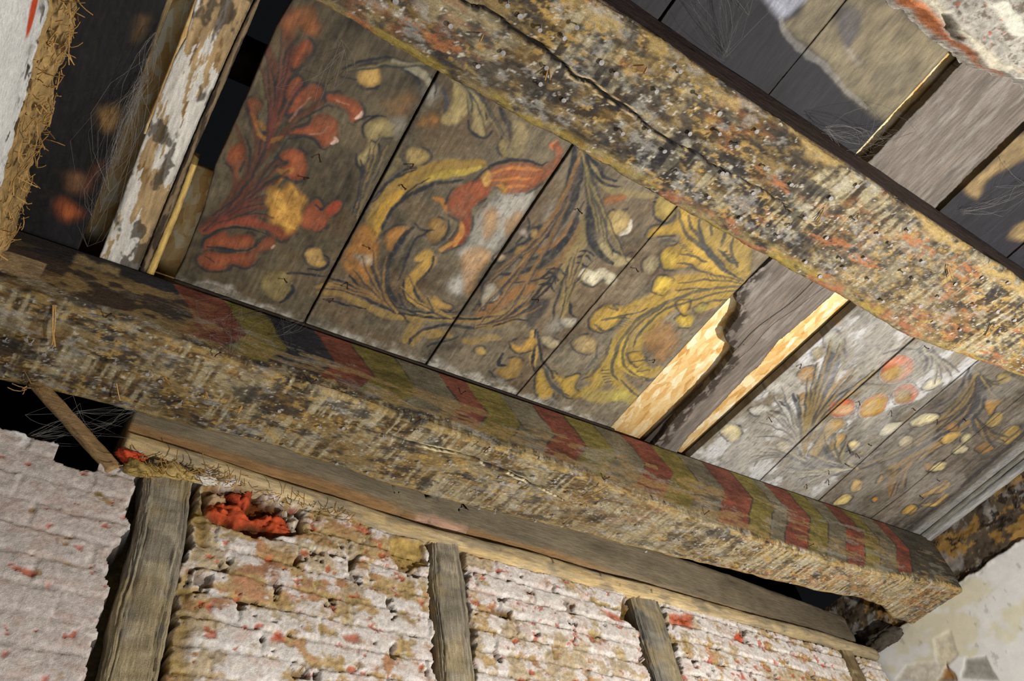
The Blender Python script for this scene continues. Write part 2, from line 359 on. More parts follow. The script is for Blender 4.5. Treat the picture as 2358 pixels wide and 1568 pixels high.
bl(B, [(490,910),(560,868),(612,872),(600,900),(560,930),(520,985),(495,965)], '#9a6d36'); bl(B, [(690,850),(740,830),(785,870),(770,920),(730,950),(690,930)], '#92703a'); st(B, [(720,735),(760,750),(785,800)], 18, '#9c6a35')
st(B, [(655,1020),(690,1000),(700,1040),(650,1090),(610,1140),(600,1180),(630,1225),(700,1260)], 40, '#a1803f'); st(B, [(720,1010),(710,1070),(650,1130),(635,1190),(690,1240),(800,1275)], 10, DK); st(B, [(575,1120),(580,1200),(640,1260)], 8, DK)
bl(B, [(700,1230),(730,1200),(760,1225),(805,1250),(780,1270),(720,1258)], '#9d7d45')
for p, w_ in (([(625,870),(570,930),(530,1000),(495,1080),(510,1180),(560,1240)],18),([(690,890),(620,950),(590,1040),(550,1120)],9),([(790,840),(785,900),(740,960)],8),([(560,930),(530,990),(510,1060)],9),([(630,850),(660,880),(720,890)],9),([(430,1060),(470,1160),(540,1250)],14)): st(B, p, w_, DK)
st(B, [(840,190),(850,280),(830,330),(770,365)], 58, '#99895c'); st(B, [(760,210),(780,280),(770,330)], 16, DKS); bl(B, [(640,390),(680,340),(740,345),(750,385),(700,400)], '#8b6330', .8, False, .008); bl(B, [(670,230),(720,190),(740,240),(700,290)], '#a5a296', .6, False, .01)
st(B, [(890,240),(935,300),(945,360),(920,415)], 50, '#8d7e58'); st(B, [(940,370),(950,430)], 36, '#94855c')
for p, w_ in (([(865,190),(890,260),(890,330)],20),([(885,370),(895,415),(960,445),(1000,410)],10),([(880,180),(930,230),(960,290),(972,360)],14),([(1030,310),(1080,390),(1085,450)],18),([(1010,360),(1050,430),(1025,510),(1080,550)],10),([(700,160),(730,200),(720,260)],7)): st(B, p, w_, DK)
st(B, [(1120,390),(1130,460),(1105,530)], 50, '#8d7e5a'); st(B, [(1050,480),(1060,530)], 40, '#85754c')
for p, w_ in (([(180,1185),(280,1195),(400,1250),(520,1295),(700,1300),(860,1315),(1000,1300),(1150,1220)],26),([(170,1160),(260,1150),(380,1200)],20),([(560,1290),(640,1310),(600,1380),(580,1420)],34),([(620,1430),(650,1380),(740,1365)],30),([(860,1410),(900,1420),(960,1400)],24),([(700,1400),(760,1380),(800,1390)],26)): st(B, p, w_, '#8c7340', .85)
for p, w_ in (([(210,1110),(330,1150),(420,1220),(520,1270),(700,1300),(900,1310),(1050,1290),(1180,1230)],10),([(230,1160),(340,1180),(430,1240)],7),([(600,1430),(620,1390),(700,1350),(800,1338),(930,1350),(1050,1320),(1130,1260)],11),([(200,1225),(300,1240),(400,1265)],7),
    ([(320,1100),(400,1190),(480,1240)],9),([(480,1250),(560,1280),(600,1330)],7),([(690,1440),(760,1420),(830,1395)],9),([(550,1190),(580,1250),(640,1290)],8),([(500,1240),(650,1275),(830,1280)],7)): st(B, p, w_, DK)
bl(B, [(1010,720),(1090,690),(1200,680),(1180,780),(1100,880),(1030,980),(930,1080),(870,1190),(800,1190),(780,1140),(850,1060),(830,990),(880,940),(900,860),(940,800)], '#a19e95', .8, False, .010)
for p in ([(850,1010),(930,960),(1000,1010),(930,1100),(885,1200),(850,1100)],[(960,800),(1020,780),(1030,860),(970,940),(950,880)],[(1060,860),(1120,800),(1140,840),(1070,920)]): bl(B, p, '#a5793f', .65, False, .008)
bl(C, [(-40,420),(20,350),(60,315),(130,283),(230,282),(330,300),(385,262),(405,225),(392,195),(410,178),(440,200),(432,262),(380,340),(320,390),(240,432),(160,438),(90,400),(40,430),(10,460)], '#8d5030')
bl(B, [(785,770),(820,690),(900,660),(950,650),(1000,680),(980,720),(930,760),(900,800),(900,870),(870,935),(810,970),(765,982),(830,900),(845,850),(805,815)], '#87482d')
for p, w_ in (([(60,345),(150,310),(250,315),(330,320)],12),([(60,380),(180,360),(280,360)],10),([(100,400),(180,400),(260,400)],12)): st(C, p, w_, '#bd7a3a', .8)
bl(C, [(25,385),(60,330),(75,350),(55,400)], '#cda257', .9, False, .002); bl(C, [(110,380),(150,400),(155,440),(125,435)], '#a8803c', .9, False, .002)
bl(B, [(945,640),(975,600),(990,620),(960,665)], '#d0a55c', .9, False, .002); st(B, [(820,960),(850,900),(850,850)], 20, '#c4883f', .8); st(B, [(760,980),(820,940)], 24, '#b98a45', .8); st(B, [(870,840),(880,900),(840,950)], 14, '#7e3422', .8)
st(C, [(60,300),(150,270),(250,275),(320,290),(370,270)], 10, DK); st(C, [(388,215),(382,185),(420,165)], 8, '#b3653c')
for p, w_, c in (([(470,480),(420,560),(330,640)],30,'#857045'),([(500,580),(420,690),(300,740)],30,'#8a6237'),([(530,610),(450,760),(340,850),(200,880),(90,900)],40,'#7c5e38'),([(280,920),(170,960),(60,1040),(0,1060)],44,'#845c33'),([(350,860),(290,980),(160,1070),(0,1110)],34,'#7b6641'),
    ([(560,560),(540,680),(480,760),(450,860),(440,1040)],44,'#7f7048'),([(600,290),(640,370),(690,420),(780,440),(900,450)],34,'#857750'),([(640,690),(660,740),(710,780),(790,790)],44,'#a3966f'),([(285,1150),(288,1250),(290,1340)],24,'#b08f49'),
    ([(470,900),(450,1000),(440,1090)],26,'#8c7b4e'),([(110,1190),(60,1180),(0,1210)],26,'#8a744a'),([(0,1130),(120,1120),(200,1090)],20,'#7e6a42')): st(C, p, w_, c, .85)
for p, w_ in (([(500,205),(490,300),(465,400),(430,500),(380,580),(300,620)],26),([(530,220),(530,330),(510,450),(460,560),(380,640),(280,690)],18),([(545,215),(575,350),(590,480),(575,600),(600,700),(650,770),(700,800)],30),([(555,220),(620,300),(650,350),(720,370)],14),([(570,300),(610,350),(660,390),(740,400)],13),
    ([(520,570),(440,700),(330,800),(200,850),(110,860)],18),([(550,480),(480,620),(400,720),(300,770),(180,775)],13),([(390,820),(300,880),(160,895)],8),([(400,840),(300,960),(200,1040),(60,1110),(0,1130)],13),([(330,960),(220,1060),(80,1125)],9),([(470,320),(450,430),(400,520)],9),
    ([(500,420),(470,520),(410,590),(340,650)],9),([(430,800),(380,900),(300,1000)],9),([(480,770),(440,900),(400,1000),(390,1090)],9),([(505,880),(475,960),(480,1050),(510,1075)],9),([(300,650),(250,680),(180,730),(130,760)],12),([(250,560),(260,620),(200,700)],9),
    ([(325,865),(375,850),(410,900)],10),([(320,905),(370,900),(392,945)],10),([(335,870),(400,870),(420,890)],8),([(350,830),(420,830),(450,860)],9),([(510,770),(560,760),(590,790)],9),([(500,800),(540,800),(570,830)],8),([(520,740),(570,735),(600,760)],8),
    ([(672,680),(700,730),(760,752),(800,740)],9),([(700,515),(720,540),(770,520)],16),([(560,900),(600,925),(640,880),(680,905),(725,880)],9),([(300,1140),(285,1300),(305,1390)],10),([(312,1150),(325,1260),(370,1350),(450,1400)],9),([(905,480),(940,495),(950,470),(915,460)],12),([(915,530),(930,580),(980,590)],9),
    ([(20,950),(30,900),(90,880)],9),([(0,1010),(40,1000),(100,990)],9),([(130,1260),(110,1320),(150,1330)],12),([(60,1350),(110,1400),(190,1400)],8),([(100,1120),(180,1090),(260,1090)],8),([(200,1190),(170,1210),(180,1240)],9)): st(C, p, w_, DK)
bl(C, [(270,990),(340,975),(370,1000),(350,1050),(300,1110),(255,1130),(250,1080)], '#2e2f33', .85, False, .006)
for p, c in (([(40,930),(80,900),(112,940),(90,990),(50,1000),(20,1040)],'#9f9987'),([(195,740),(210,710),(250,712),(262,750),(220,760)],'#8f7444'),([(270,640),(300,620),(310,655),(285,670)],'#8f7444'),([(220,640),(245,625),(255,660)],'#a3988a'),([(90,770),(120,750),(150,765),(120,790)],'#9a876a'),
    ([(668,610),(680,540),(720,520),(770,540),(787,590),(760,640),(710,655)],'#a8925f'),([(520,860),(550,825),(600,835),(640,820),(690,850),(728,880),(700,915),(660,905),(640,882),(600,920),(560,905)],'#c2ba9f'),([(430,1090),(470,1075),(512,1090),(490,1130),(450,1130)],'#a8a18f'),
    ([(330,1180),(370,1180),(430,1220),(390,1245),(350,1225)],'#a39676'),([(170,1210),(220,1225),(260,1185),(300,1190),(282,1240),(200,1255)],'#a8843f'),([(90,1350),(130,1385),(190,1390),(237,1340),(220,1290),(170,1290),(150,1330)],'#97793f'),([(0,1235),(35,1230),(40,1265),(0,1270)],'#a58a50'),
    ([(915,500),(940,455),(1000,470),(1030,500),(990,580),(950,580),(920,550)],'#9a8646'),([(860,790),(900,760),(940,790),(920,830),(880,850),(850,820)],'#8c8062')): bl(C, p, c)
bl(C, [(655,465),(700,442),(768,450),(750,475),(660,492)], '#8d5a30', .85, False, .004); st(C, [(735,652),(778,625),(787,580)], 15, '#d2cbb8', .9); bl(C, [(340,540),(390,480),(400,560),(350,610)], '#97948a', .4, False, .012); bl(C, [(350,1130),(420,1060),(440,1150),(380,1170)], '#8f8c84', .5, False, .012)
fan(C, (540,220), (500,560), [(60,900),(100,850),(60,1000),(0,1050),(130,1090),(10,1115),(190,1000),(240,760),(265,700)], 9, '#80623a')
fan(C, (540,220), (600,420), [(700,760),(660,700),(620,640),(780,800)], 8, '#857748')
fan(C, (430,1080), (470,900), [(560,740),(520,720),(600,790),(470,780)], 7, '#8a7546')
fan(C, (0,1120), (200,1100), [(290,940),(250,900),(330,1010)], 7, '#80623a')
fan(B, (540,1280), (430,1190), [(380,1010),(335,1070),(300,1130),(245,1140),(205,1165),(430,980),(490,1010)], 8, '#8a6a3a')
fan(B, (800,1310), (700,1290), [(600,1100),(640,1180),(560,1160),(700,1210)], 7, '#8c7340')
fan(B, (740,110), (900,150), [(1080,470),(1040,430),(960,400),(900,330)], 9, '#837750')
fan(B, (740,110), (640,90), [(300,130),(360,120),(440,110)], 7, '#6e6647')
fan(B, (350,830), (380,690), [(420,470),(460,440),(500,480)], 7, '#7d6c45')
fan(A, (150,1190), (330,1050), [(480,1000),(470,1050),(520,1120),(560,850),(600,880),(420,900)], 8, '#6b3426', '#2c2a2d')
fan(A, (480,760), (520,560), [(580,280),(620,230),(560,160),(470,240),(430,300),(660,420)], 9, '#6b382b', '#2c2a2d')
# --- board 4: the yellow acanthus
YE = '#a5873a'; YB = '#b59a3e'
bl(C, [(1040,505),(1100,520),(1145,570),(1135,640),(1180,720),(1240,780),(1344,850),(1360,900),(1250,870),(1180,845),(1100,810),(1020,830),(960,820),(945,775),(970,720),(1030,700),(1040,650),(930,655),(880,665),(900,620),(1000,595),(1030,560)], YE)
bl(C, [(1150,575),(1200,590),(1270,620),(1350,645),(1420,700),(1400,880),(1330,850),(1270,800),(1200,730),(1150,650)], '#9a8242', .85, False)
bl(C, [(945,780),(970,730),(1020,740),(1030,790),(1000,820),(965,818)], YB, .8, False)
for p, w_, c in (([(1370,915),(1200,915),(1050,930),(930,980),(800,1040),(700,1085)],60,YE),([(1360,900),(1180,880),(1050,885),(960,900)],48,YE),([(1370,930),(1200,950),(1050,985),(920,1050),(790,1130),(720,1230),(670,1330),(570,1390)],58,'#9b8038'),
    ([(1380,960),(1200,980),(1100,1010),(1060,1060)],36,'#9a8038'),([(960,1060),(860,1160),(810,1250),(830,1330),(900,1370),(940,1340)],40,'#98803c'),([(760,1160),(710,1280),(720,1400),(830,1490)],44,'#9a823c'),([(660,1290),(640,1380),(600,1440),(520,1470)],40,'#98803c'),([(1190,1010),(1250,1000),(1170,1040)],20,YE),
    ([(760,1200),(740,1280),(770,1340),(860,1390)],24,YB),([(560,1470),(640,1490),(760,1470),(800,1520)],44,'#988548')): st(C, p, w_, c, .9)
bl(C, [(575,1100),(620,1045),(690,1015),(770,1045),(720,1110),(650,1155),(590,1140)], YE); bl(C, [(900,930),(930,870),(1000,872),(1010,910),(960,955),(920,950)], YB)
for p, c in (([(1020,1085),(1060,1065),(1112,1070),(1100,1120),(1060,1132),(1030,1115)],YB),([(1030,1000),(1090,990),(1075,1060),(1040,1040)],YE),([(500,1190),(570,1170),(622,1220),(600,1260),(540,1260),(490,1230)],'#97835a'),
    ([(300,1380),(325,1340),(360,1400),(390,1470),(350,1500),(310,1480)],YE),([(390,1360),(450,1392),(520,1372),(500,1440),(540,1480),(470,1490),(430,1440)],'#a3873c'),([(780,1270),(830,1260),(860,1300),(820,1330)],YE),([(1120,1040),(1150,1010),(1185,1020),(1160,1050)],'#9a9048')): bl(C, p, c)
bl(C, [(850,1200),(900,1110),(960,1090),(1030,1150),(1030,1230),(960,1310),(900,1280)], '#866033', .7, False, .009)
for p, w_ in (([(1370,915),(1180,935),(1050,970),(920,1030),(830,1085),(760,1165),(710,1250),(695,1350),(720,1400)],14),([(1370,935),(1220,955),(1080,1000),(960,1040),(850,1140),(800,1230)],9),([(960,1020),(870,1080),(790,1160),(745,1260),(770,1340),(850,1395)],9),([(640,1095),(700,1085),(770,1080)],10),
    ([(1370,890),(1250,820),(1180,740),(1110,680),(1060,620),(1040,530)],12),([(1330,870),(1220,780),(1150,690),(1105,610),(1090,550)],12),([(1350,890),(1240,860),(1160,840),(1090,800),(1030,800)],8),([(1150,570),(1145,640),(1200,740),(1280,820)],10),([(1200,600),(1205,650)],16),([(1275,640),(1260,710)],20),([(1320,655),(1310,740),(1344,820)],10),
    ([(1360,900),(1180,885),(1040,900)],8),([(1020,940),(1100,930),(1200,935)],7),([(690,1190),(650,1290),(590,1370),(530,1400)],9),([(620,1230),(600,1300),(540,1360)],8),([(940,700),(960,680),(1020,680)],13),([(680,1025),(720,1040),(700,1010)],9),([(820,1355),(890,1350)],9),([(790,1310),(870,1300)],9),
    ([(1170,1010),(1220,990),(1290,985)],9),([(1180,790),(1100,760),(1040,750)],8),([(350,1350),(390,1430),(470,1480)],11),([(600,1120),(650,1150),(700,1130)],9),([(870,1030),(800,1060),(720,1075)],8),([(840,1380),(900,1400),(960,1380)],9),([(740,1400),(800,1460),(850,1500)],8)): st(C, p, w_, '#3a3c3d', .85)
for k in range(5):
    st(C, [(1240+k*14,730+k*14),(1262+k*14,742+k*14),(1290+k*13,735+k*15)], 9, '#3a3c3d', .9); st(C, [(640+k*4,1350+k*16),(680+k*4,1345+k*16)], 8, '#3a3c3d', .8); st(C, [(1180+k*22,855+k*2),(1195+k*22,880+k*2)], 7, '#3a3c3d', .8); st(C, [(1040+k*9,690+k*14),(1075+k*9,700+k*12)], 8, '#3a3c3d', .7)
    st(C, [(720+k*10,1120-k*10),(760+k*10,1130-k*10)], 7, '#3a3c3d', .7)
bl(C, [(650,1500),(720,1450),(790,1470),(770,1520)], '#a69a4c', .6, False, .007)
# --- boards 6..9: the fruit sprays on whitened ground
X_, Y_ = CS.X, CS.Y
pz = ss(X_, 1.36, 1.39)*(1-ss(X_, 1.86, 1.90)); cb = fbm(X_*11, Y_*8, 28, 6, .62)
CS.c = mixc(CS.c, hx('#b9b9ba'), pz*ss(cb, .50, .62)*.85); CS.c = mixc(CS.c, hx('#675a42'), pz*ss(fbm(X_*13+3, Y_*9, 29, 5, .6), .52, .64)*.7)
def fruit(p, rim, inner, q):
    bl(E_, p, rim); bl(E_, q, inner, .9, False, .005)
    CS.blob(smooth(Q(E_, p), True, 4), hx(rim), 0, .003, hx('#b5b0a8'), .5, .0022)
for p, w_ in (([(900,440),(870,600),(820,720),(760,850),(725,960),(715,1080)],34),([(880,500),(840,640),(790,760),(740,880)],20),([(930,520),(880,680),(790,820),(740,930)],12),([(1060,560),(950,650),(850,770),(765,900),(735,960)],9),([(1000,640),(900,740),(800,850),(740,950)],7),([(1200,690),(1050,690),(930,740),(830,840),(760,920)],8),
    ([(660,740),(700,850),(715,950),(715,1050)],11),([(590,780),(650,830),(700,930)],8),([(600,880),(670,960),(705,1080)],9),([(430,1120),(520,1080),(620,1075),(720,1120),(780,1155)],9),([(830,960),(838,1040),(880,1090),(960,1130),(1060,1130)],11),([(890,960),(900,1040),(950,1100)],10),([(780,1050),(820,1120),(900,1150),(1020,1160)],9),
    ([(720,1080),(800,1160),(900,1190),(980,1160)],9),([(640,1150),(750,1165),(880,1165)],9),([(1370,490),(1420,530),(1400,620)],18),([(1440,480),(1470,560),(1500,600)],9),([(780,640),(790,700),(760,760)],10),([(1170,520),(1260,490),(1360,490)],8),([(1640,600),(1600,700),(1530,780),(1440,820)],10),([(1660,640),(1640,740),(1560,820),(1450,860)],8),
    ([(1700,630),(1700,760),(1650,850),(1500,960),(1350,1050),(1200,1100),(1050,1150),(900,1150)],13),([(1720,640),(1730,780),(1680,870),(1560,960),(1420,1060),(1300,1110)],11),([(1650,630),(1640,770),(1580,850),(1450,930),(1300,940)],9),([(1680,640),(1670,800),(1600,900),(1440,1000),(1250,1060)],8),([(1680,850),(1685,930),(1760,990),(1830,1015)],12),([(1690,920),(1760,950),(1850,1000)],9),
    ([(1640,930),(1480,1040),(1330,1120),(1220,1190),(1200,1300)],9),([(1520,1000),(1400,1100),(1300,1180),(1290,1260)],8),([(620,860),(560,840),(480,835)],8),([(960,1020),(1000,1080),(1060,1090)],8),([(940,470),(970,540),(940,600)],9),([(1250,700),(1200,760),(1180,800)],7),([(450,1150),(480,1100),(560,1090)],7)): st(E_, p, w_, '#36373c', .95)
for p, w_, c in (([(1640,900),(1500,1000),(1350,1085),(1200,1150)],20,'#7f6638'),([(1400,1050),(1260,1130),(1210,1220),(1210,1310)],13,'#7d5e30'),([(1420,1060),(1320,1140),(1280,1230)],12,'#7b6238'),([(1000,600),(880,720),(800,830)],14,'#8b7148'),([(820,740),(760,860),(740,980)],16,'#8f7d55'),([(1100,700),(960,760),(850,860)],10,'#8c7850'),
    ([(1120,620),(1000,720),(900,800)],10,'#9c8a68'),([(700,1180),(850,1170),(980,1170)],20,'#9a9376'),([(1500,1020),(1350,1110),(1230,1200)],9,'#8a6c38')): st(E_, p, w_, c, .8)
for p, c in (([(840,420),(890,390),(940,420),(950,480),(900,510),(850,480)],'#8f8b7c'),([(770,500),(810,480),(830,520),(790,550)],'#948a6c'),([(690,640),(740,590),(790,600),(780,650),(730,680)],'#97743e'),([(690,765),(720,730),(757,760),(740,800),(700,790)],'#9c7a45'),([(750,1075),(790,1020),(830,960),(870,890),(930,880),(962,910),(900,950),(850,1010),(800,1085)],'#9a8050'),
    ([(880,1005),(920,965),(957,970),(930,1020),(890,1050)],'#a1804a'),([(975,1020),(1010,995),(1042,1020),(1000,1060)],'#b8a87e'),([(270,950),(310,910),(370,930),(370,980),(320,1005)],'#bdb085'),([(1390,700),(1440,650),(1500,662),(1490,690),(1420,718)],'#b3ab90'),([(1320,900),(1400,850),(1480,860),(1440,905),(1340,920)],'#b0a785'),
    ([(1150,960),(1190,912),(1270,902),(1240,950),(1160,975)],'#bab39c'),([(1250,1020),(1290,975),(1342,990),(1300,1030)],'#aaa07e'),([(1350,1020),(1390,985),(1370,1030)],'#a09068'),([(1520,925),(1570,898),(1580,930),(1540,950)],'#8d6234'),([(1490,1000),(1540,955),(1600,960),(1560,1000),(1510,1020)],'#aa8d50'),([(1550,1070),(1590,1030),(1642,1040),(1600,1075)],'#a89e7e'),
    ([(1740,910),(1790,850),(1837,850),(1820,900),(1770,930)],'#98824e'),([(1800,990),(1850,930),(1925,920),(1920,980),(1850,1025)],'#87703c'),([(1680,1050),(1740,1010),(1782,1040),(1730,1072)],'#7d5c30'),([(1395,1130),(1450,1130),(1430,1172)],'#9a7236'),([(1430,1165),(1480,1120),(1522,1125),(1490,1165)],'#b5a678'),
    ([(1480,1250),(1510,1220),(1537,1240),(1500,1280),(1440,1300),(1370,1312),(1440,1270)],'#a5833f'),([(1380,1355),(1450,1340),(1500,1290),(1532,1300),(1510,1340),(1440,1367)],'#a88b4e'),([(1270,1400),(1310,1360),(1362,1370),(1320,1412)],'#aa853b'),([(985,1260),(1010,1220),(1047,1230),(1040,1270),(1000,1282)],'#b3904a'),
    ([(895,1352),(930,1310),(970,1295),(995,1310),(960,1347)],'#baa66a'),([(1105,1325),(1125,1312),(1138,1330),(1115,1342)],'#a8762c'),([(1130,1232),(1155,1190),(1160,1225)],'#a07a40'),([(1730,790),(1790,770),(1840,770),(1800,810),(1760,860)],'#8f6b30'),([(1800,640),(1850,625),(1880,660),(1820,690)],'#8c7a48'),([(1600,990),(1650,960),(1660,1000),(1620,1020)],'#98906e'),
    ([(520,690),(590,670),(640,700),(600,740),(540,730)],'#a9a69c'),([(420,830),(500,800),(540,830),(470,860)],'#aaa79e'),([(580,1020),(630,1005),(650,1040),(600,1060)],'#b0a890')): bl(E_, p, c, .9)
fruit([(1170,575),(1230,530),(1300,530),(1335,570),(1325,620),(1270,665),(1200,677),(1155,650)], '#a85f3a', '#9f8340', [(1160,640),(1200,600),(1260,580),(1290,600),(1255,655),(1200,672)])
fruit([(1228,735),(1260,690),(1320,685),(1362,710),(1350,765),(1300,795),(1240,790)], '#a05c3c', '#8f7c45', [(1235,760),(1265,720),(1320,730),(1310,780),(1250,788)])
fruit([(1030,850),(1060,790),(1120,745),(1180,742),(1197,780),(1160,840),(1080,870)], '#a5713a', '#a38438', [(1038,850),(1070,795),(1130,762),(1180,765),(1150,835),(1085,862)])
fruit([(865,832),(890,785),(950,770),(1007,785),(1005,830),(960,860),(900,870)], '#b05c38', '#bd9b6c', [(885,850),(910,810),(990,800),(995,830),(950,857)])
bl(E_, [(880,350),(900,325),(935,330),(920,358),(885,360)], '#96703e', .8, False); bl(E_, [(945,285),(960,262),(985,272),(975,300)], '#96703e', .7, False)
fan(E_, (715,1090), (730,900), [(880,440),(930,460),(985,510),(1050,570),(1120,610),(845,530),(795,570),(745,650),(690,745)], 9)
fan(E_, (712,1080), (695,950), [(600,700),(560,760),(520,840),(480,900),(450,980)], 7, '#948e7c', '#4a4c52')
fan(E_, (722,1115), (600,1060), [(400,1135),(430,1090),(480,1060),(540,1040)], 7, '#9a947e', '#45484f')
fan(E_, (1020,1160), (860,1130), [(760,1080),(845,965),(905,955),(965,1010),(1045,1065)], 8, '#93835a', '#34363c')
fan(E_, (1000,1165), (850,1180), [(640,1180),(680,1215),(760,1230),(850,1235)], 7, '#98917a', '#45484f')
fan(E_, (1690,640), (1680,880), [(1500,960),(1450,930),(1350,1000),(1250,1060),(1150,1125),(1050,1155),(1320,930)], 9, '#76623c', '#2b2c31')
fan(E_, (1410,1055), (1280,1120), [(1205,1310),(1235,1300),(1290,1260),(1130,1250)], 7, '#7a5f34')
fan(E_, (1690,880), (1750,970), [(1840,1010),(1860,985),(1780,1045)], 8, '#76623c', '#2b2c31')
fan(E_, (1400,490), (1500,540), [(1450,690),(1490,660),(1400,630),(1550,650),(1590,620)], 8, '#948e7c', '#45484f')
fan(E_, (1720,640), (1760,700), [(1850,650),(1830,700),(1800,760)], 7, '#7a6a42')
# cornice bands near the right wall
for xx, ww, c in ((2.25, .005, '#3a3836'), (2.29, .004, '#3f3d3c'), (2.32, .010, '#2b2a2c'), (2.345, .010, '#55524c'), (2.375, .022, '#8a8a88'), (2.405, .010, '#36343a')):
    P = np.array([[xx-.07, .3], [xx, .75], [xx+.02, 1.0]]); CS.stroke(P, np.full(3, ww), hx(c), .85)
# lime bloom on the pale boards, pale worn ends near the lower beam, soot and flaking
X, Y = CS.X, CS.Y
bloom = ss(fbm(X*10, Y*7, 21, 4), .42, .62)*ss(X, 1.36, 1.42)*(1-ss(X, 1.86, 1.95))
CS.c = mixc(CS.c, hx('#b0aeab'), bloom*.32*(.5+.5*ss(fbm(X*120, Y*60, 22, 3), .35, .6)))
bloom = ss(fbm(X*12, Y*9, 23, 4), .5, .66)*ss(X, .95, 1.36)*(Y > .35)
CS.c = mixc(CS.c, hx('#98938a'), bloom*.3)
e = ss(Y+(fbm(X*30, Y*30, 24, 3)-.5)*.05, .912, .938)*(X > .07)*(1-ss(X, 1.0, 1.15)); CS.c = mixc(CS.c, hx('#b0aca0'), e*.75*(.3+.7*ss(fbm(X*60, Y*90, 25, 4), .38, .55)))
spk = ss(fbm(X*200, Y*160, 26, 3), .60, .70); CS.c = mixc(CS.c, hx('#b3ab99'), spk*.07*(X > .3)); spk = ss(fbm(X*210, Y*120, 27, 3), .60, .70); CS.c = mixc(CS.c, hx('#2b2620'), spk*.3)
# --- beyond the upper beam: sooty boards with bare patches
bay = Y < .2
navy = hx('#232127')*(1+(fbm(X*120, Y*20, 31, 4)-.5)*.9+(fbm(X*12, Y*10, 32, 3)-.5)*.8)[..., None]
bare = hx('#766c58')*(1+(fbm(X*150, Y*25, 33, 4)-.5)*.9+(fbm(X*20, Y*18, 34, 3)-.5)*.6)[..., None]
sel = bay & (X < 1.1); CS.c[sel] = navy[sel]
sel = bay & (X >= 1.1) & (X < 1.352); CS.c[sel] = (bare*np.array([.85, .88, .95]))[sel]
sel = bay & (X >= 1.352); CS.c[sel] = navy[sel]
bl(F_, [(530,150),(640,60),(700,-20),(1100,-40),(1250,60),(1560,350),(1340,560),(1150,725),(1000,640),(850,500),(780,380),(600,230)], '#746a54', .95, False, .008)
bl(F_, [(860,50),(990,50),(1000,150),(930,280),(870,230)], '#3b3b45', .8, False, .01); bl(F_, [(1180,380),(1350,400),(1200,560),(1050,480)], '#5f594c', .5, False, .015)
bl(F_, [(420,-20),(700,-40),(590,70),(520,120),(460,60)], '#a9abb8', .8, False, .006); st(F_, [(520,110),(550,200),(640,290),(780,400),(900,530),(1040,660)], 22, '#8e8a84', .5)
bl(F_, [(900,280),(950,300),(1000,390),(960,370)], '#a39a8c', .7, False, .006)
bl(F_, [(1620,1130),(1760,1000),(1981,800),(2100,900),(1860,1020),(1740,1110),(1700,1200)], '#8a744e', .9, False, .008); bl(F_, [(1880,1420),(1981,1330),(2050,1400),(1981,1450)], '#8a744e', .9, False, .008)
# --- sooty board at the left with scorched patches
for p, c in (([(500,570),(560,545),(630,550),(620,640),(560,690),(510,650)],'#7d6138'),([(340,900),(400,880),(450,920),(440,990),(370,1000),(330,960)],'#6d4d32'),([(280,1050),(330,1020),(400,1060),(430,1110),(350,1150),(290,1110)],'#8b4a28'),([(690,170),(720,90),(770,100),(740,170),(690,210)],'#6b5434'),([(480,850),(540,840),(500,940),(440,1000),(430,950)],'#5a3527')):
    bl(L_, p, c, .85, False, .010)
# ---------------------------------------------------------------- sampling the sheet
def sheet_at(sh, x, y):
    u = np.clip((x-sh.x0)/sh.res, 0, sh.nx-1.001); v = np.clip((y-sh.y0)/sh.res, 0, sh.ny-1.001)
    i = u.astype(int); j = v.astype(int); fu = (u-i)[..., None]; fv = (v-j)[..., None]; c = sh.c
    return (c[i, j]*(1-fu)+c[i+1, j]*fu)*(1-fv)+(c[i, j+1]*(1-fu)+c[i+1, j+1]*fu)*fv

def board(name, left, right, y0, y1, z=1.2, thick=.02, seed=0, label='', cat='board', group=None, colfn=None, nails=(), amp=.0012, raw=None, cup=.0015, jag=.002):
    """left/right: lists of (y, x) that give the long edges"""
    ly, lx = zip(*sorted(left)); ry, rx = zip(*sorted(right))
    ny = int((y1-y0)/RES)+2; yy = np.linspace(y0, y1, ny)
    xl = np.interp(yy, ly, lx)+(fbm(yy*60, yy*0, seed, 4, .7)-.5)*jag; xr = np.interp(yy, ry, rx)+(fbm(yy*60, yy*0+5, seed, 4, .7)-.5)*jag
    nx = max(6, int((xr-xl).max()/RES)+2); t = np.linspace(0, 1, nx)[:, None]
    XX = xl[None]*(1-t)+xr[None]*t; YY = np.tile(yy, (nx, 1))
    ZZ = z+(fbm(XX*90, YY*12, seed+.5, 3)-.5)*amp+(fbm(XX*9, YY*4, seed+.7, 2)-.5)*amp*1.5+cup*(2*t-1)**2
    C_ = sheet_at(CS, XX, YY) if colfn is None else colfn(XX, YY)
    edge = np.minimum(XX-xl[None], xr[None]-XX); C_ = mixc(C_, hx('#2a241d'), (1-ss(edge, .0008, .0035))*.5)
    G = np.stack([XX, YY, ZZ], -1)
    if nails or raw:
        r = root(name, (float(XX.mean()), float(YY.mean()), z), label, cat, group)
        link_closed('plank', G, C_, (0, 0, thick), M_board, r, flip=True)
        for p in nails: nail(r, p, 'down', rust=True)
        return r
    o = link_closed(name, G, C_, (0, 0, thick), M_board, None, flip=True)
    return tag(o, label, cat, group)

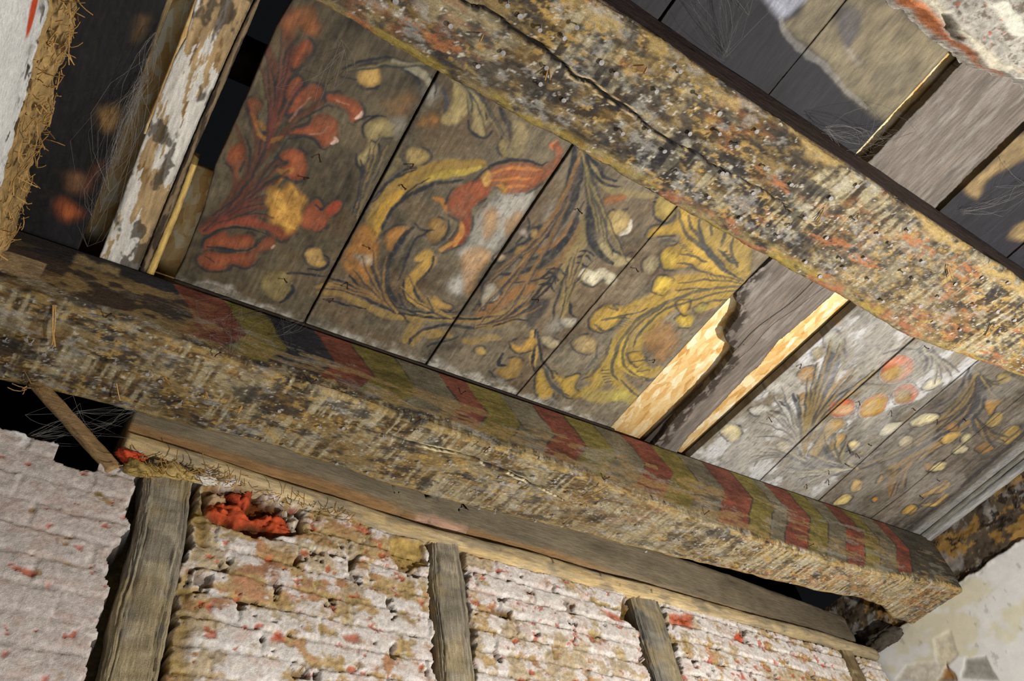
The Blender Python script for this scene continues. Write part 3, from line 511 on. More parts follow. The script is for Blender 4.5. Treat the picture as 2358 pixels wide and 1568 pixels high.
# nail prototype shapes (shared mesh data)
def nail_mesh(name, L, r, hr, mat, bend=0.):
    n = 8; V = []; F = []
    def ring(z, rad, dx=0):
        s = len(V)
        for k in range(n): V.append((math.cos(k*2*math.pi/n)*rad+dx, math.sin(k*2*math.pi/n)*rad, z))
        return s
    rs = [ring(0, r), ring(-L*.5, r, bend*.3*L), ring(-L*.93, r, bend*L), ring(-L*.93, hr*.8, bend*L), ring(-L*.96, hr, bend*L), ring(-L, hr*.95, bend*L), ring(-L*1.01, hr*.4, bend*L)]
    for a, b in zip(rs[:-1], rs[1:]):
        for k in range(n): F.append((a+k, a+(k+1) % n, b+(k+1) % n, b+k))
    F.append(tuple(rs[-1]+k for k in range(n)))
    me = bpy.data.meshes.new(name); me.from_pydata(V, [], F); me.update(); me.materials.append(mat); return me
NM = [nail_mesh('nail', .011, .0016, .0052, M_nail), nail_mesh('nail', .016, .0015, .0048, M_nail, .25), nail_mesh('nail', .007, .0016, .0058, M_nail)]
NR = [nail_mesh('nail', .016, .0016, .0034, M_rust, .5), nail_mesh('nail', .021, .0014, .0030, M_rust, .35)]
def nail(parent, p, d='down', rust=False, k=None):
    me = (NR if rust else NM)[random.randrange(2 if rust else 3) if k is None else k]
    o = bpy.data.objects.new('nail', me); COL.objects.link(o); o.parent = parent
    w_ = Vector(tw(p))-parent.location
    o.location = w_
    o.rotation_euler = (random.uniform(-.25, .25), random.uniform(-.25, .25), random.uniform(0, 6.28)) if d == 'down' else (-math.pi/2+random.uniform(-.3, .3)+math.pi, 0, 0)
    if d == 'side': o.rotation_euler = (math.pi*1.5+random.uniform(-.2, .2), random.uniform(-.2, .2), 0)
    return o
def pe(pts, z=1.2):            # photo points -> (y, x) edge list on the ceiling
    return [(on(a, b, 2, z)[1], on(a, b, 2, z)[0]) for a, b in pts]
GB = None
nl = lambda pts, z=1.2: [tuple(on(a, b, 2, z)) for a, b in pts]
board('sooty_board', [(-.15, -.26), (1.13, -.26)], pe([(397,0),(272,321),(179,576)])+[(1.13,-.09)], .3, 1.1, seed=1,
      label='soot-black ceiling board with scorched orange patches beside the clay wall', cat='ceiling board')
def lath_col(x, y):
    c = np.zeros(x.shape+(3,)); c[:] = hx('#a88f68'); c = c*(1+(fbm(x*200, y*30, 40, 4)-.5)*.6)[..., None]
    c = mixc(c, hx('#6a4c24'), ss(fbm(x*45, y*9, 41, 5, .62), .50, .60)*ss(y, .80, .74)*.85); c = mixc(c, hx('#8f7a58'), ss(fbm(x*160, y*30, 43, 3), .52, .6)*.6)
    m = fbm(x*55, y*9, 42, 5, .62)+.13*ss(y, .80, .9)+.012; c = mixc(c, hx('#cfccc4'), ss(m, .525, .545)*.95)
    c = mixc(c, hx('#7b7a78'), ss(fbm(x*50, y*12, 45, 4)+.1*(1-ss(x, -.035, -.01)), .58, .66)*ss(y, .66, .72)*ss(y, .88, .82)*.8)
    d = ss(fbm(x*50, y*22, 44, 4)+ss(x, -.015, .02)*.14*ss(y, .78, .88), .58, .66); return mixc(c, hx('#40382e'), d*.85)
board('whitewashed_board', pe([(451,0),(429,85),(402,134),(357,250),(308,384),(228,594)])+[(1.1,-.05)], pe([(583,0),(525,125),(453,290),(368,495),(317,625)])+[(1.1,.02)], .3, 1.1, z=1.197, seed=2, colfn=lath_col, amp=.003,
      label='narrow board with flaking whitewash left of the dark gap', cat='ceiling board')
def sl_col(x, y): return mixc(np.zeros(x.shape+(3,))+hx('#7d6a50'), hx('#3a2f24'), ss(fbm(x*200, y*25, 51, 3), .5, .6))
board('split_strip', pe([(587,0),(529,125),(457,290),(372,495),(321,625)])+[(1.1,.022)], pe([(600,0),(512,205),(447,352),(395,490),(337,625)])+[(1.1,.03)], .3, 1.1, z=1.199, seed=3, colfn=sl_col,
      label='thin split wood strip along the right edge of the whitewashed board', cat='ceiling board')
def pale(x, y): return np.zeros(x.shape+(3,))+hx('#c9a962')*(1+(fbm(x*200, y*30, 52, 3)-.5)*.6)[..., None]
board('batten', pe([(447,356),(395,492),(337,626)]), pe([(460,364),(412,492),(357,627)]), .70, .965, z=1.203, seed=4, colfn=pale, thick=.04,
      label='pale new wood batten edge beside the thin split strip', cat='batten')
board('painted_board', pe([(674,0),(638,58),(571,214),(527,312),(496,379),(469,482),(424,598),(404,636)])+[(-.1,.09)], pe([(1006,165),(697,745)])+[(-.14,.315)], -.13, .938, seed=5, nails=nl([(735,355),(712,410),(800,650),(655,642)]),
      label='painted ceiling board covered with a large red flower spray', cat='ceiling board')
board('painted_board', pe([(1013,165),(703,745)])+[(-.14,.318)], pe([(1312,340),(978,840)])+[(-.14,.583)], -.13, .938, seed=6, nails=nl([(925,425),(768,688),(850,570),(952,378)]),
      label='painted ceiling board with a yellow arch and most of a red tulip', cat='ceiling board')
board('painted_board', pe([(1319,340),(983,840)])+[(-.14,.588)], pe([(1559,475),(1189,910)])+[(-.14,.843)], -.13, .94, seed=7, nails=nl([(1240,690),(1330,480)]),
      label='painted ceiling board with dark fanned plumes and white scallops', cat='ceiling board')
board('painted_board', pe([(1562,475),(1192,910)])+[(-.14,.845)], [(-.14,1.085),(.12,1.088),(.14,1.10)]+pe([(1772,592),(1700,665),(1400,992)])+[(1.0,1.106)], -.13, .945, seed=8, nails=nl([(1465,618),(1508,828),(1470,1040)]),
      label='painted ceiling board with bright yellow acanthus leaves', cat='ceiling board')
D_ = (1350, 400, 2.375)
dd = lambda pts: [(D_[0]+x/D_[2], D_[1]+y/D_[2]) for x, y in pts]
LE = pe(dd([(1030,455),(985,500),(900,570),(870,600),(825,655),(822,700),(850,722),(830,790),(762,885),(775,930)]), 1.197)
LE2 = pe(dd([(845,925),(800,1000),(740,1080),(620,1210),(500,1320),(372,1490)]), 1.197)
def rip_col(x, y):
    c = np.zeros(x.shape+(3,))+hx('#6b625a')*(1+(fbm(x*260, y*14, 61, 4)-.5)*.9+(fbm(x*20, y*12, 62, 3)-.5)*.6)[..., None]
    xl = np.interp(y[0], *zip(*sorted(LE+LE2+[(-.2, 1.12), (.3, 1.11)])))[None]
    c = mixc(c, hx('#8d8880'), ss(fbm(x*60, y*14, 63, 5, .65), .48, .7)*.5*(y < .55))
    c = mixc(c, hx('#2a2018'), (1-ss(x-xl+(fbm(x*60, y*30, 67, 4)-.5)*.03, .018, .034))*ss(y, .38, .43)*ss(fbm(x*90, y*50, 64, 3), .34, .5)*.92)
    cr = np.abs(vn(x*0+.5, y*9, 65)*.05+1.215-.08*(y-.4)-x); cr = np.minimum(cr, np.abs(vn(x*0+3, y*12, 66)*.03+1.255-.1*(y-.4)-x)+.0006)
    return mixc(c, hx('#191410'), (1-ss(cr, .0008, .0022))*(y > .3))
board('broken_board', [(-.14,1.122),(.1,1.124),(.34,1.112)]+LE+[(LE2[0][0]+.002 if LE2[0][0] > LE[-1][0] else LE[-1][0]+.004, LE2[0][1])]+LE2[1:]+[(1.05,1.229)], [(-.14,1.343),(.12,1.345)]+pe(dd([(1368,645),(1240,760),(1110,870),(1060,910),(1010,970),(940,1060),(870,1120),(700,1300),(560,1440),(495,1530)]), 1.197)+[(1.05,1.325)],
      -.13, 1.03, z=1.197, seed=9, colfn=rip_col, thick=.016, jag=.009, label='bare broken board with a torn left edge over the exposed strand board', cat='ceiling board')
board('painted_board', [(-.14,1.365),(.12,1.366)]+pe([(1982,697),(1592,1050)])+[(1.0,1.38)], [(-.14,1.625)]+pe([(2108,776),(1909,952),(1747,1110)])+[(1.0,1.656)], -.13, .955, seed=10, nails=nl([(1845,838),(1770,960)]),
      label='whitened ceiling board right of the wide dark gap, pale plume painting', cat='ceiling board')
board('painted_board', [(-.14,1.632)]+pe([(2113,776),(1913,952),(1749,1110)])+[(1.0,1.659)], [(-.14,1.86)]+pe([(2250,832),(2084,973),(1885,1153)])+[(1.0,1.908)], -.13, .955, seed=11,
      nails=nl([(1978,924),(2052,945),(2103,940),(2130,798),(2000,1023),(1971,1044),(1955,1036),(1946,1067),(1908,1083),(1907,1104),(1857,1114),(2158,965)]), label='ceiling board with most of the four painted orange fruits', cat='ceiling board')
board('painted_board', [(-.14,1.863)]+pe([(2252,832),(2086,973),(1888,1153)])+[(1.0,1.91)], [(-.14,2.1)]+pe([(2357,909),(2084,1135),(2001,1197)])+[(1.0,2.15)], -.13, .955, seed=12,
      label='dark painted ceiling board with curling stems, second from the right wall', cat='ceiling board')
board('painted_board', [(-.14,2.103)]+pe([(2359,909),(2086,1135),(2003,1197)])+[(1.0,2.153)], [(-.14,2.445),(1.0,2.445)], -.13, .955, seed=13, nails=nl([(2220,965),(2158,1104),(2118,1140)]),
      label='painted ceiling board next to the right wall with small ochre buds', cat='ceiling board')
# cornice strips by the right wall
def loft(name, P, hw, hh, mat, colfn=None, parent=None, n=16, pw=4., amp=.002, seed=0, up=(0, 0, 1), label=None, cat=None, group=None, fr=30., groove=0.):
    """a timber: P (m,3) centre line, half width/half height arrays; superellipse section, roughened"""
    P = np.array(P, float); m = len(P); hw = np.broadcast_to(hw, (m,)); hh = np.broadcast_to(hh, (m,))
    T = np.gradient(P, axis=0); T /= np.linalg.norm(T, axis=1)[:, None]; U = np.cross(T, np.array(up, float)); U /= np.linalg.norm(U, axis=1)[:, None]; Vv = np.cross(U, T)
    a = np.arange(n)*2*np.pi/n+.001; ca = np.sign(np.cos(a))*np.abs(np.cos(a))**(2/pw); sa = np.sign(np.sin(a))*np.abs(np.sin(a))**(2/pw)
    s = np.concatenate([[0], np.cumsum(np.linalg.norm(np.diff(P, axis=0), axis=1))])
    SS, AA = np.meshgrid(s, a, indexing='ij'); dn = (fbm(SS*fr, AA*3, seed, 4)-.5)*2*amp+(vn(SS*fr*6, AA*6, seed+2)-.5)*amp*.5-groove*(ss(fbm(SS*9, AA*9, seed+7, 3), .56, .66)+.5*ss(fbm(SS*14, AA*20, seed+8, 3), .55, .65))
    G = P[:, None]+U[:, None]*((hw[:, None]*ca)+dn*np.cos(a))[..., None]+Vv[:, None]*((hh[:, None]*sa)+dn*np.sin(a))[..., None]
    V = G.reshape(-1, 3); F = []
    i, j = np.meshgrid(np.arange(m-1), np.arange(n), indexing='ij'); i = i.ravel(); j = j.ravel()
    Fq = np.stack([i*n+j, i*n+(j+1) % n, (i+1)*n+(j+1) % n, (i+1)*n+j], 1)
    c0, c1 = len(V), len(V)+1; V = np.vstack([V, P[:1], P[-1:]]); k = np.arange(n)
    T1 = np.stack([np.full(n, c0), (k+1) % n, k, k], 1); T2 = np.stack([np.full(n, c1), (m-1)*n+k, (m-1)*n+(k+1) % n, (m-1)*n+(k+1) % n], 1)
    F = [tuple(f) for f in Fq]+[tuple(f[:3]) for f in T1]+[tuple(f[:3]) for f in T2]
    col = None
    if colfn is not None:
        col = colfn(SS, AA, G).reshape(-1, 3); col = np.vstack([col, col[:1]*.8, col[-1:]*.8])
    o = link(name, V, F, mat, parent, col)
    if label: tag(o, label, cat, group)
    return o
lin = lambda a, b, n: np.array(a)[None]+(np.array(b)-np.array(a))[None]*np.linspace(0, 1, n)[:, None]
def tone(c, f=30, g=4, s=0, v=.9):
    return lambda S_, A_, G: (np.zeros(S_.shape+(3,))+hx(c))*(1+(fbm(S_*g, A_*f/6, s, 4)-.5)*v+(fbm(S_*g*8, A_*f, s+1, 3)-.5)*v)[..., None]
loft('cornice_strip', lin((2.335, .30, 1.195), (2.415, .955, 1.195), 60), .007, .006, M_board, tone('#6b6861', s=70), label='thin dark cornice strip along the ceiling beside the right wall', cat='moulding')
loft('cornice_strip', lin((2.385, .30, 1.190), (2.435, .955, 1.190), 60), .013, .010, M_board, tone('#8b8a88', s=71), label='wider pale grey cornice strip against the right wall', cat='moulding')

# strand board deck laid over the ceiling boards
tag(box('strand_board', (-.5, -.35, 1.30), (-.02, 1.3, 1.312), M_osb), 'dim amber strand board sheet seen in the gap left of the whitewashed lath', 'strand board')
tag(box('strand_board', (-.018, .735, 1.262), (.36, 1.3, 1.274), M_osb), 'strand board sheet end seen just right of the pale batten', 'strand board')
tag(box('strand_board', (.362, -.35, 1.229), (1.75, 1.3, 1.242), M_osb), 'bright yellow strand board sheet exposed behind the broken board', 'strand board')
tag(box('strand_board', (1.752, -.35, 1.229), (2.7, 1.3, 1.242), M_osb), 'strand board sheet over the boards by the right wall', 'strand board') if False else None
box('ceiling', (1.752, -.35, 1.229), (2.7, 1.3, 1.242), M_osb)['kind'] = 'structure'
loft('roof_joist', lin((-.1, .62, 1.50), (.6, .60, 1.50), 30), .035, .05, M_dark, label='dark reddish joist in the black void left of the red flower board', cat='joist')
tag(loft('daylight_spot', lin(on(2266, 346, 2, 1.203), on(2278, 350, 2, 1.203), 5), .004, .004, M_daylight, n=8, amp=.001), 'tiny bluish white piece standing in for daylight in the narrow gap at the upper right', 'daylight stand-in')  # added piece, coloured like daylight coming through the gap
# ================================================================ BEAMS
def worn(x, y, seed, pale=0., orange=.5, dark=.5):
    x = np.asarray(x); y = np.asarray(y); c = np.zeros(x.shape+(3,)); c[:] = hx('#3d3224')
    big = fbm(x*5, y*13, seed+20, 3)-.5
    n = fbm(x*11, y*34, seed, 6, .66)+pale*.035-dark*.03+big*.5
    c = mixc(c, hx('#6a5430'), ss(n, .38, .56)*.95); c = mixc(c, hx('#857048'), ss(fbm(x*17, y*48, seed+1, 6, .68)+big*.3+pale*.012, .47, .64)*.85)
    c = mixc(c, hx('#8f8469'), ss(fbm(x*14, y*26, seed+2, 6, .7)+pale*.035, .47, .64)*.75)
    c = c*(1+(fbm(x*60, y*420, seed+14, 3)-.5)*.7)[..., None]
    st_ = vn((x+.12*y)*120, y*10, seed+3)*.6+vn((x+.12*y)*260, y*20, seed+4)*.4; mk = ss(fbm(x*8, y*14, seed+5, 4)+pale*.03, .44, .54)
    c = mixc(c, hx('#a3987a'), ss(st_, .53, .64)*mk*.85); c = mixc(c, hx('#2c241b'), ss(1-st_, .58, .72)*mk*.55)
    c = mixc(c, hx('#2b2a2c'), ss(fbm(x*24, y*45, seed+8, 6, .7)+dark*.03, .54, .66)*.75)
    c = mixc(c, hx('#ab8c50'), ss(fbm(x*70, y*130, seed+9, 4, .7), .585, .65)*.8*ss(fbm(x*9, y*20, seed+15, 3), .42, .56))
    om = ss(fbm(x*6, y*16, seed+16, 3)+orange*.05, .55, .63)
    c = mixc(c, hx('#99633f'), ss(fbm(x*38, y*110, seed+10, 5, .7), .50, .60)*om*min(1, orange*1.1)*.85)
    c = mixc(c, hx('#cbc4b4'), ss(fbm(x*150, y*170, seed+11, 3, .7), .70, .78)*.7)
    c = mixc(c, hx('#a5a29a'), ss(fbm(x*30, y*45, seed+13, 5, .7), .58, .70)*.45)
    return c
def crackd(x, y, P, wd):
    d = np.full(x.shape, 9.); P = np.array(P)
    cy = np.interp(x, P[:, 0], P[:, 1], left=9, right=9)+(vn(x*45, x*0, 77)-.5)*.007
    w_ = np.interp(x, P[:, 0], P[:, 2])*wd
    return np.abs(y-cy)/np.maximum(w_, 1e-5)
def beam(name, x0, x1, zt, ya, yb, zb, r1, r2, colfn, hfn, mat, parent, res=.0026, back=.16):
    nx = int((x1-x0)/res)+2; xs = np.linspace(x0, x1, nx); za = zb(xs); y_a = ya(xs); y_b = yb(xs)
    n1, n2, n3, n4, n5 = 66, 10, 76, 10, 16
    rows = []
    def add(yv, zv, ny, nz, part): rows.append((yv, zv, ny, nz, part))
    for t in np.linspace(0, 1, n1, endpoint=False): add(y_a, zt+(za+r1-zt)*t, -1, 0, 0)
    for t in np.linspace(0, 1, n2, endpoint=False): a = t*np.pi/2; add(y_a+r1*(1-np.cos(a)), za+r1*(1-np.sin(a)), -np.cos(a), -np.sin(a), 1)
    for t in np.linspace(0, 1, n3, endpoint=False): add(y_a+r1+(y_b-r2-y_a-r1)*t, za, 0, -1, 2)
    for t in np.linspace(0, 1, n4, endpoint=False): a = t*np.pi/2; add(y_b-r2+r2*np.sin(a), za+r2*(1-np.cos(a)), np.sin(a), -np.cos(a), 3)
    for t in np.linspace(0, 1, n5): add(y_b, za+r2+(zt-za-r2)*t, 1, 0, 4)
    Yg = np.array([np.broadcast_to(r[0], (nx,)) for r in rows]).T; Zg = np.array([np.broadcast_to(r[1], (nx,)) for r in rows]).T
    NY = np.array([r[2] for r in rows])[None]; NZ = np.array([r[3] for r in rows])[None]; part = np.array([r[4] for r in rows])[None]+np.zeros((nx, 1))
    Xg = np.tile(xs[:, None], (1, Yg.shape[1]))
    Sg = np.cumsum(np.hstack([np.zeros((nx, 1)), np.hypot(np.diff(Yg, axis=1), np.diff(Zg, axis=1))]), axis=1)
    h = hfn(Xg, Yg, Zg, Sg, part); C_ = colfn(Xg, Yg, Zg, Sg, part)
    G = np.stack([Xg, Yg+NY*h, Zg+NZ*h], -1)
    ns = G.shape[1]; i, j = np.meshgrid(np.arange(nx-1), np.arange(ns), indexing='ij'); i = i.ravel(); j = j.ravel()
    Fq = np.stack([i*ns+j, i*ns+(j+1) % ns, (i+1)*ns+(j+1) % ns, (i+1)*ns+j], 1)[:, ::-1].copy()
    V = G.reshape(-1, 3); o = link(name, V, Fq, mat, parent, C_.reshape(-1, 3))
    for side in (0, nx-1):     # end grain faces
        link('end_grain', G[side][::3], [tuple(range(len(G[side][::3])))], mat, parent, C_[side][::3]*.6, smoothf=False)
    return G
azl = lambda x: np.interp(x, [-.3, -.1, .2, .5, .92, 1.16, 1.43, 1.86, 2.34, 2.46], [1.05, 1.045, 1.034, 1.026, 1.01, .985, .968, .96, .998, 1.0])
ybl = lambda x: np.interp(x, [-.3, -.1, .1, .36, .6, .87, 1.09, 1.42, 1.56, 1.82, 2.07, 2.2, 2.33, 2.46], [1.155, 1.15, 1.135, 1.123, 1.138, 1.132, 1.108, 1.082, 1.073, 1.062, 1.067, 1.085, 1.137, 1.15])
CK = [(-.4,'n'),(.125,'r'),(.219,'y'),(.30,'n'),(.394,'r'),(.475,'y'),(.571,'g'),(.674,'r'),(.745,'y'),(.831,'g'),(.92,'r'),(1.01,'y'),(1.10,'g'),(1.19,'r'),(1.282,'y'),(1.37,'g'),(1.46,'r'),(1.567,'y'),(1.65,'g'),(1.705,'r'),(1.797,'y'),(1.875,'g'),(1.955,'r'),(2.038,'y'),(2.11,'g'),(2.19,'r'),(2.26,'o'),(2.5,'o')]
CC = dict(n='#2b2b2f', r='#693c2e', y='#6a5f30', g='#645c4a', o='#453f34')
CRL = [(.43,1.05,.5),(.55,1.035,1),(.66,1.015,1.4),(.80,.985,2.),(.92,.985,1.2),(1.05,.99,1.4),(1.18,1.0,.8)]
CRL = [(on(a, b, 2, 1.01)[0], on(a, b, 2, 1.01)[1], c_) for a, b, c_ in ((760,985,.6),(820,998,1),(905,1017,1.5),(1000,1040,2.2),(1080,1058,1.5),(1150,1083,1.6),(1235,1120,1.4),(1300,1148,.6))]
def lb_col(x, y, z, s, part):
    c = worn(x, s, 100, 1.0, .15, .4); c2 = worn(x, s, 130, 2.2, .5, .2); c = mixc(c, np.array([1., 1, 1]), x*0)
    k = ss(x, .8, 1.5)[..., None]; c = c*(1-k)+c2*k
    zz = z+(fbm(x*40, z*40, 141, 3)-.5)*.012
    xk = x+np.where(zz > 1.11, .6*(zz-1.11), .75*(1.11-zz))+(fbm(x*20, z*20, 142, 2)-.5)*.01
    ch = np.zeros(x.shape+(3,)); ln = np.full(x.shape, 9.)
    for (a, cc_), (b, _) in zip(CK[:-1], CK[1:]):
        m = (xk >= a) & (xk < b); ch[m] = hx(CC[cc_]); ln = np.minimum(ln, np.abs(xk-a))
    ch = ch*(1+(fbm(x*25, z*120, 143, 4)-.5)*1.1+(fbm(x*12, z*14, 144, 3)-.5)*.8)[..., None]
    ch = mixc(ch, hx('#2c2b2a'), (1-ss(ln, .002, .005))*.7*ss(fbm(x*30, z*30, 145, 2), .35, .5))
    wr = ss(fbm(x*14, z*90, 146, 4)+(1.11-z)*1.3*(1-ss(x, 1.1, 1.6)), .52, .60)*(z < 1.118)
    ch = mixc(ch, hx('#947a50'), wr*.6*(fbm(x*9, z*30, 147, 3) > .42)); wr = ss(fbm(x*12, z*40, 148, 6, .7), .56, .66)*(z < 1.13); ch = mixc(ch, hx('#8f8b80'), wr*.45)
    ch = mixc(ch, hx('#a04a30'), ss(fbm(x*22, z*80, 149, 3), .50, .64)*(z < 1.11)*ss(ch[..., 0]/(ch[..., 1]+.01), 2.0, 3.0)*ss(x, 1.2, 2.0)*.8)
    lft = 1-ss(x, .02, .2); ch = mixc(ch, hx('#4a3a28'), lft*(z < 1.15)*.6); ch = mixc(ch, hx('#87714a'), lft*ss(fbm(x*22, z*50, 150, 4), .5, .58)*(z < 1.165)*.9)
    ch = mixc(ch, hx('#2a2622'), (1-ss(x, -.02, .05))*ss(z, 1.14, 1.16)*.8)
    pt = ss(np.maximum(np.abs(x+.045)-.035, np.abs(z-1.168)-.012)+(fbm(x*40, z*40, 151, 3)-.5)*.02, .004, -.004); ch = mixc(ch, hx('#8d7a55'), np.clip(pt, 0, 1)*.9)
    pt = ((x < -.115) & (z < 1.13) & (z > 1.03)); ch[pt] = (hx('#9a8564')*(1+(fbm(x*60, z*60, 152, 4)-.5)*1.1)[..., None])[pt]
    lim = azl(x)+.018+.012*(fbm(x*14, z*3, 153, 3)-.5)*4*.6+.012*(1-ss(x, 1.2, 1.6))
    k = ss(z, lim-.004, lim+.006)*(part < 2); c = c*(1-k[..., None])+ch*k[..., None]
    ed = (part == 1)*.5+(part == 3)*.6; c = mixc(c, hx('#a58a52'), ed*ss(fbm(x*40, s*60, 154, 3), .42, .55))
    cd_ = crackd(x, y, CRL, .0012); c = mixc(c, hx('#15110d'), (1-ss(cd_, .8, 1.6))*(part >= 1)); c = mixc(c, hx('#d9c9a0'), (ss(cd_, 1.4, 1.8)-ss(cd_, 2.2, 3.2))*ss(fbm(x*30, x*0, 155, 2), .52, .62)*(part == 2))
    return c*.95
def lb_h(x, y, z, s, part):
    b = (part >= 1)*1.; h = (fbm(x*5, s*6, 160, 3)-.5)*.010*b+(fbm(x*16, s*40, 161, 4)-.5)*(.0015+.0065*b)+(vn(x*200, s*25, 162)-.5)*.0006*b
    cd_ = crackd(x, y, CRL, .0012); return h-.007*(1-ss(cd_, .5, 1.6))*(part >= 1)
LB = root('painted_beam', (1.0, 1.03, 1.0), 'lower ceiling beam with red and yellow chevrons on its side, above the brick wall', 'beam')
beam('timber', -.34, 2.449, 1.191, lambda x: .94+0*x, ybl, azl, .010, .014, lb_col, lb_h, M_beam, LB)
loft('packing_strip', lin((.075, .9385, 1.1965), (1.12, .9385, 1.1965), 120), .0022, .0028, M_dark, parent=LB, n=6, amp=.0005)
zbu = lambda x: 1.0+.004*np.sin(x*5)
CRU = [(on(a, b, 2, 1.0)[0], on(a, b, 2, 1.0)[1], c_) for a, b, c_ in ((1050,-20,2),(1060,0,2),(1115,23,2.5),(1170,60,3),(1225,96,4),(1275,130,3.6),(1320,172,3.2),(1374,207,3.4),(1447,252,2.8),(1497,291,2.6),(1550,329,2.2),(1642,379,1.6),(1700,405,.8),(1760,440,1.8),(1840,500,1.0),(1880,520,.3))]
def ub_col(x, y, z, s, part):
    c = worn(x, s, 200, -.6, .35, 3.6); k = ss(x, .9, 1.5)[..., None]; c2 = worn(x, s, 230, .9, .75, 1.8); c = c*(1-k)+c2*k
    e1 = ss(y, .285, .305)*(part == 2)+(part == 3)*1.; c = mixc(c, hx('#80704c'), e1*ss(fbm(x*18, s*60, 241, 5, .65), .42, .60)*.75); c = mixc(c, hx('#8c5a3e'), e1*ss(fbm(x*12, s*50, 242, 5, .65), .53, .62)*.85); c = mixc(c, hx('#8f7c36'), e1*ss(fbm(x*12, s*50, 245, 5, .65), .55, .64)*.7)
    e0 = (1-ss(y, .135, .155))*(part == 2)+(part == 1)*1.; c = mixc(c, hx('#a58c58'), e0*ss(fbm(x*14, s*30, 243, 5), .40, .56)*.85)
    c[part == 0] = (hx('#5a4b47')*(1+(fbm(x*20, z*60, 244, 4)-.5)*1.2)[..., None])[part == 0]
    for a_, b_, sx, sy in ((985,85,.055,.010),(1040,110,.04,.008),(1350,350,.035,.006),(1400,375,.03,.004),(1680,505,.03,.006),(1640,490,.03,.006),(1790,420,.05,.012),(1920,560,.05,.014),(1985,600,.05,.012),(1900,635,.04,.006),(2110,560,.05,.02),(2220,620,.05,.02),(2150,800,.05,.008),(2290,820,.05,.01)):
        q = on(a_, b_, 2, 1.0); g = np.exp(-((x-q[0])/sx)**2-((y-q[1])/sy)**2); c = mixc(c, hx('#99633f'), ss(g*.9+(fbm(x*60, y*190, 248, 6, .75)-.5)*3.2, .45, .95)*ss(g, .05, .3)*(part == 2)*.85)
    cd_ = crackd(x, y, CRU, .0007); c = mixc(c, hx('#120e0b'), (1-ss(cd_, .8, 1.5))*(part == 2)); c = mixc(c, hx('#c8b083'), (ss(cd_, 1.3, 1.7)-ss(cd_, 2., 3.))*ss(fbm(x*40, x*0, 246, 2), .55, .62)*(part == 2))
    return c*.95
def ub_h(x, y, z, s, part):
    b = (part >= 1)*1.; h = (fbm(x*5, s*7, 260, 3)-.5)*.008*b+(fbm(x*20, s*45, 261, 4)-.5)*(.002+.0055*b)+(vn(x*210, s*25, 262)-.5)*.001*b+(part == 0)*(fbm(x*4, x*0, 263, 2)-.5)*.006
    cd_ = crackd(x, y, CRU, .0007); return h-.010*(1-ss(cd_, .5, 1.5))*(part == 2)
UB = root('worn_beam', (1.0, .21, 1.0), 'upper ceiling beam with a long crack and many nails, painted boards on its lower side', 'beam')
beam('timber', -.1, 2.449, 1.191, lambda x: .122+0*x, lambda x: np.interp(x, [0, .3, .9, 1.36, 1.55, 1.7, 2.4], [.297, .306, .315, .322, .303, .285, .28]), zbu, .008, .008, ub_col, ub_h, M_beam, UB)
# nails in the beams (photo positions)
NU = [(912,6),(1038,60),(1160,125),(1297,88),(1172,3),(1248,62),(1265,158),(1264,167),(1386,147),(1510,209),(1602,218),(1656,262),(1654,303),(1586,307),(1530,345),(1493,298),(1662,396),(1672,397),(1734,441),(1818,512),(1850,497),(1900,545),(1911,455),(1972,426),(1878,643),(1932,590),(2018,534),(2040,560),(2077,626),(1944,612),(2100,640),(2124,600),(2160,680),(2200,655),(2240,700),(2262,640),(2300,720),(2090,530),(1998,640),(2030,690),(2150,740),(2210,760),(2280,790),(2340,740),(1790,540),(1760,380),(1700,330),(1420,170),(1330,60),(1200,40),(1100,150),(1240,200),(1300,230),(1430,300),(1560,390),(1630,450),(1700,500),(1850,600),(1990,590),(2056,738),(2120,706),(2320,650),(1960,500),(1820,420),(1740,300),(1560,170)]
for a, b in NU:
    q = on(a, b, 2, .998); q[1] = min(max(q[1], .135), .30); nail(UB, (q[0], q[1], zbu(q[0])+.002))
NL = [(15,780),(65,772),(78,783),(15,835),(104,815),(123,795),(266,828),(343,855),(369,875),(240,893),(430,884),(420,922),(457,930),(626,948),(643,945),(684,958),(737,975),(790,983),(557,999),(610,1008),(654,1020),(777,1062),(886,998),(905,1098),(937,1108),(964,1059),(1038,1061),(845,1084),(964,987),(1152,1097),(1155,1108),(1196,1109),(1228,1095),(1275,1106),(1382,1157),(1445,1178),(1306,1204),(1274,1185),(1142,1173),(1105,1164),(1230,1194),(1097,1127),(1482,1264),(1311,1131),(1400,1130),(1510,1170),(1600,1225),(1640,1250),(1700,1265),(1760,1290),(1840,1300),(1740,1260),(1880,1330),(1950,1340),(1665,1238),(1720,1300),(1820,1340),(1560,1240),(1430,1230),(1990,1350),(1350,1160),(1540,1180),(1470,1210)]
for a, b in NL:
    q = on(a, b, 2, 1.02); z = float(azl(q[0])); q = on(a, b, 2, z)
    if q[1] > .955 and q[1] < float(ybl(q[0]))-.012: nail(LB, (q[0], q[1], z+.002))
    elif q[1] <= .955:
        q = on(a, b, 1, .94); nail(LB, (q[0], .941, max(q[2], azl(q[0])+.012)), 'side')
for a, b in ((243,730),(495,820),(715,885),(955,975),(1062,908),(1115,1040),(1390,1105),(1622,1185),(1862,1258)):
    q = on(a, b, 1, .94); nail(LB, (q[0], .941, q[2]), 'side', True)

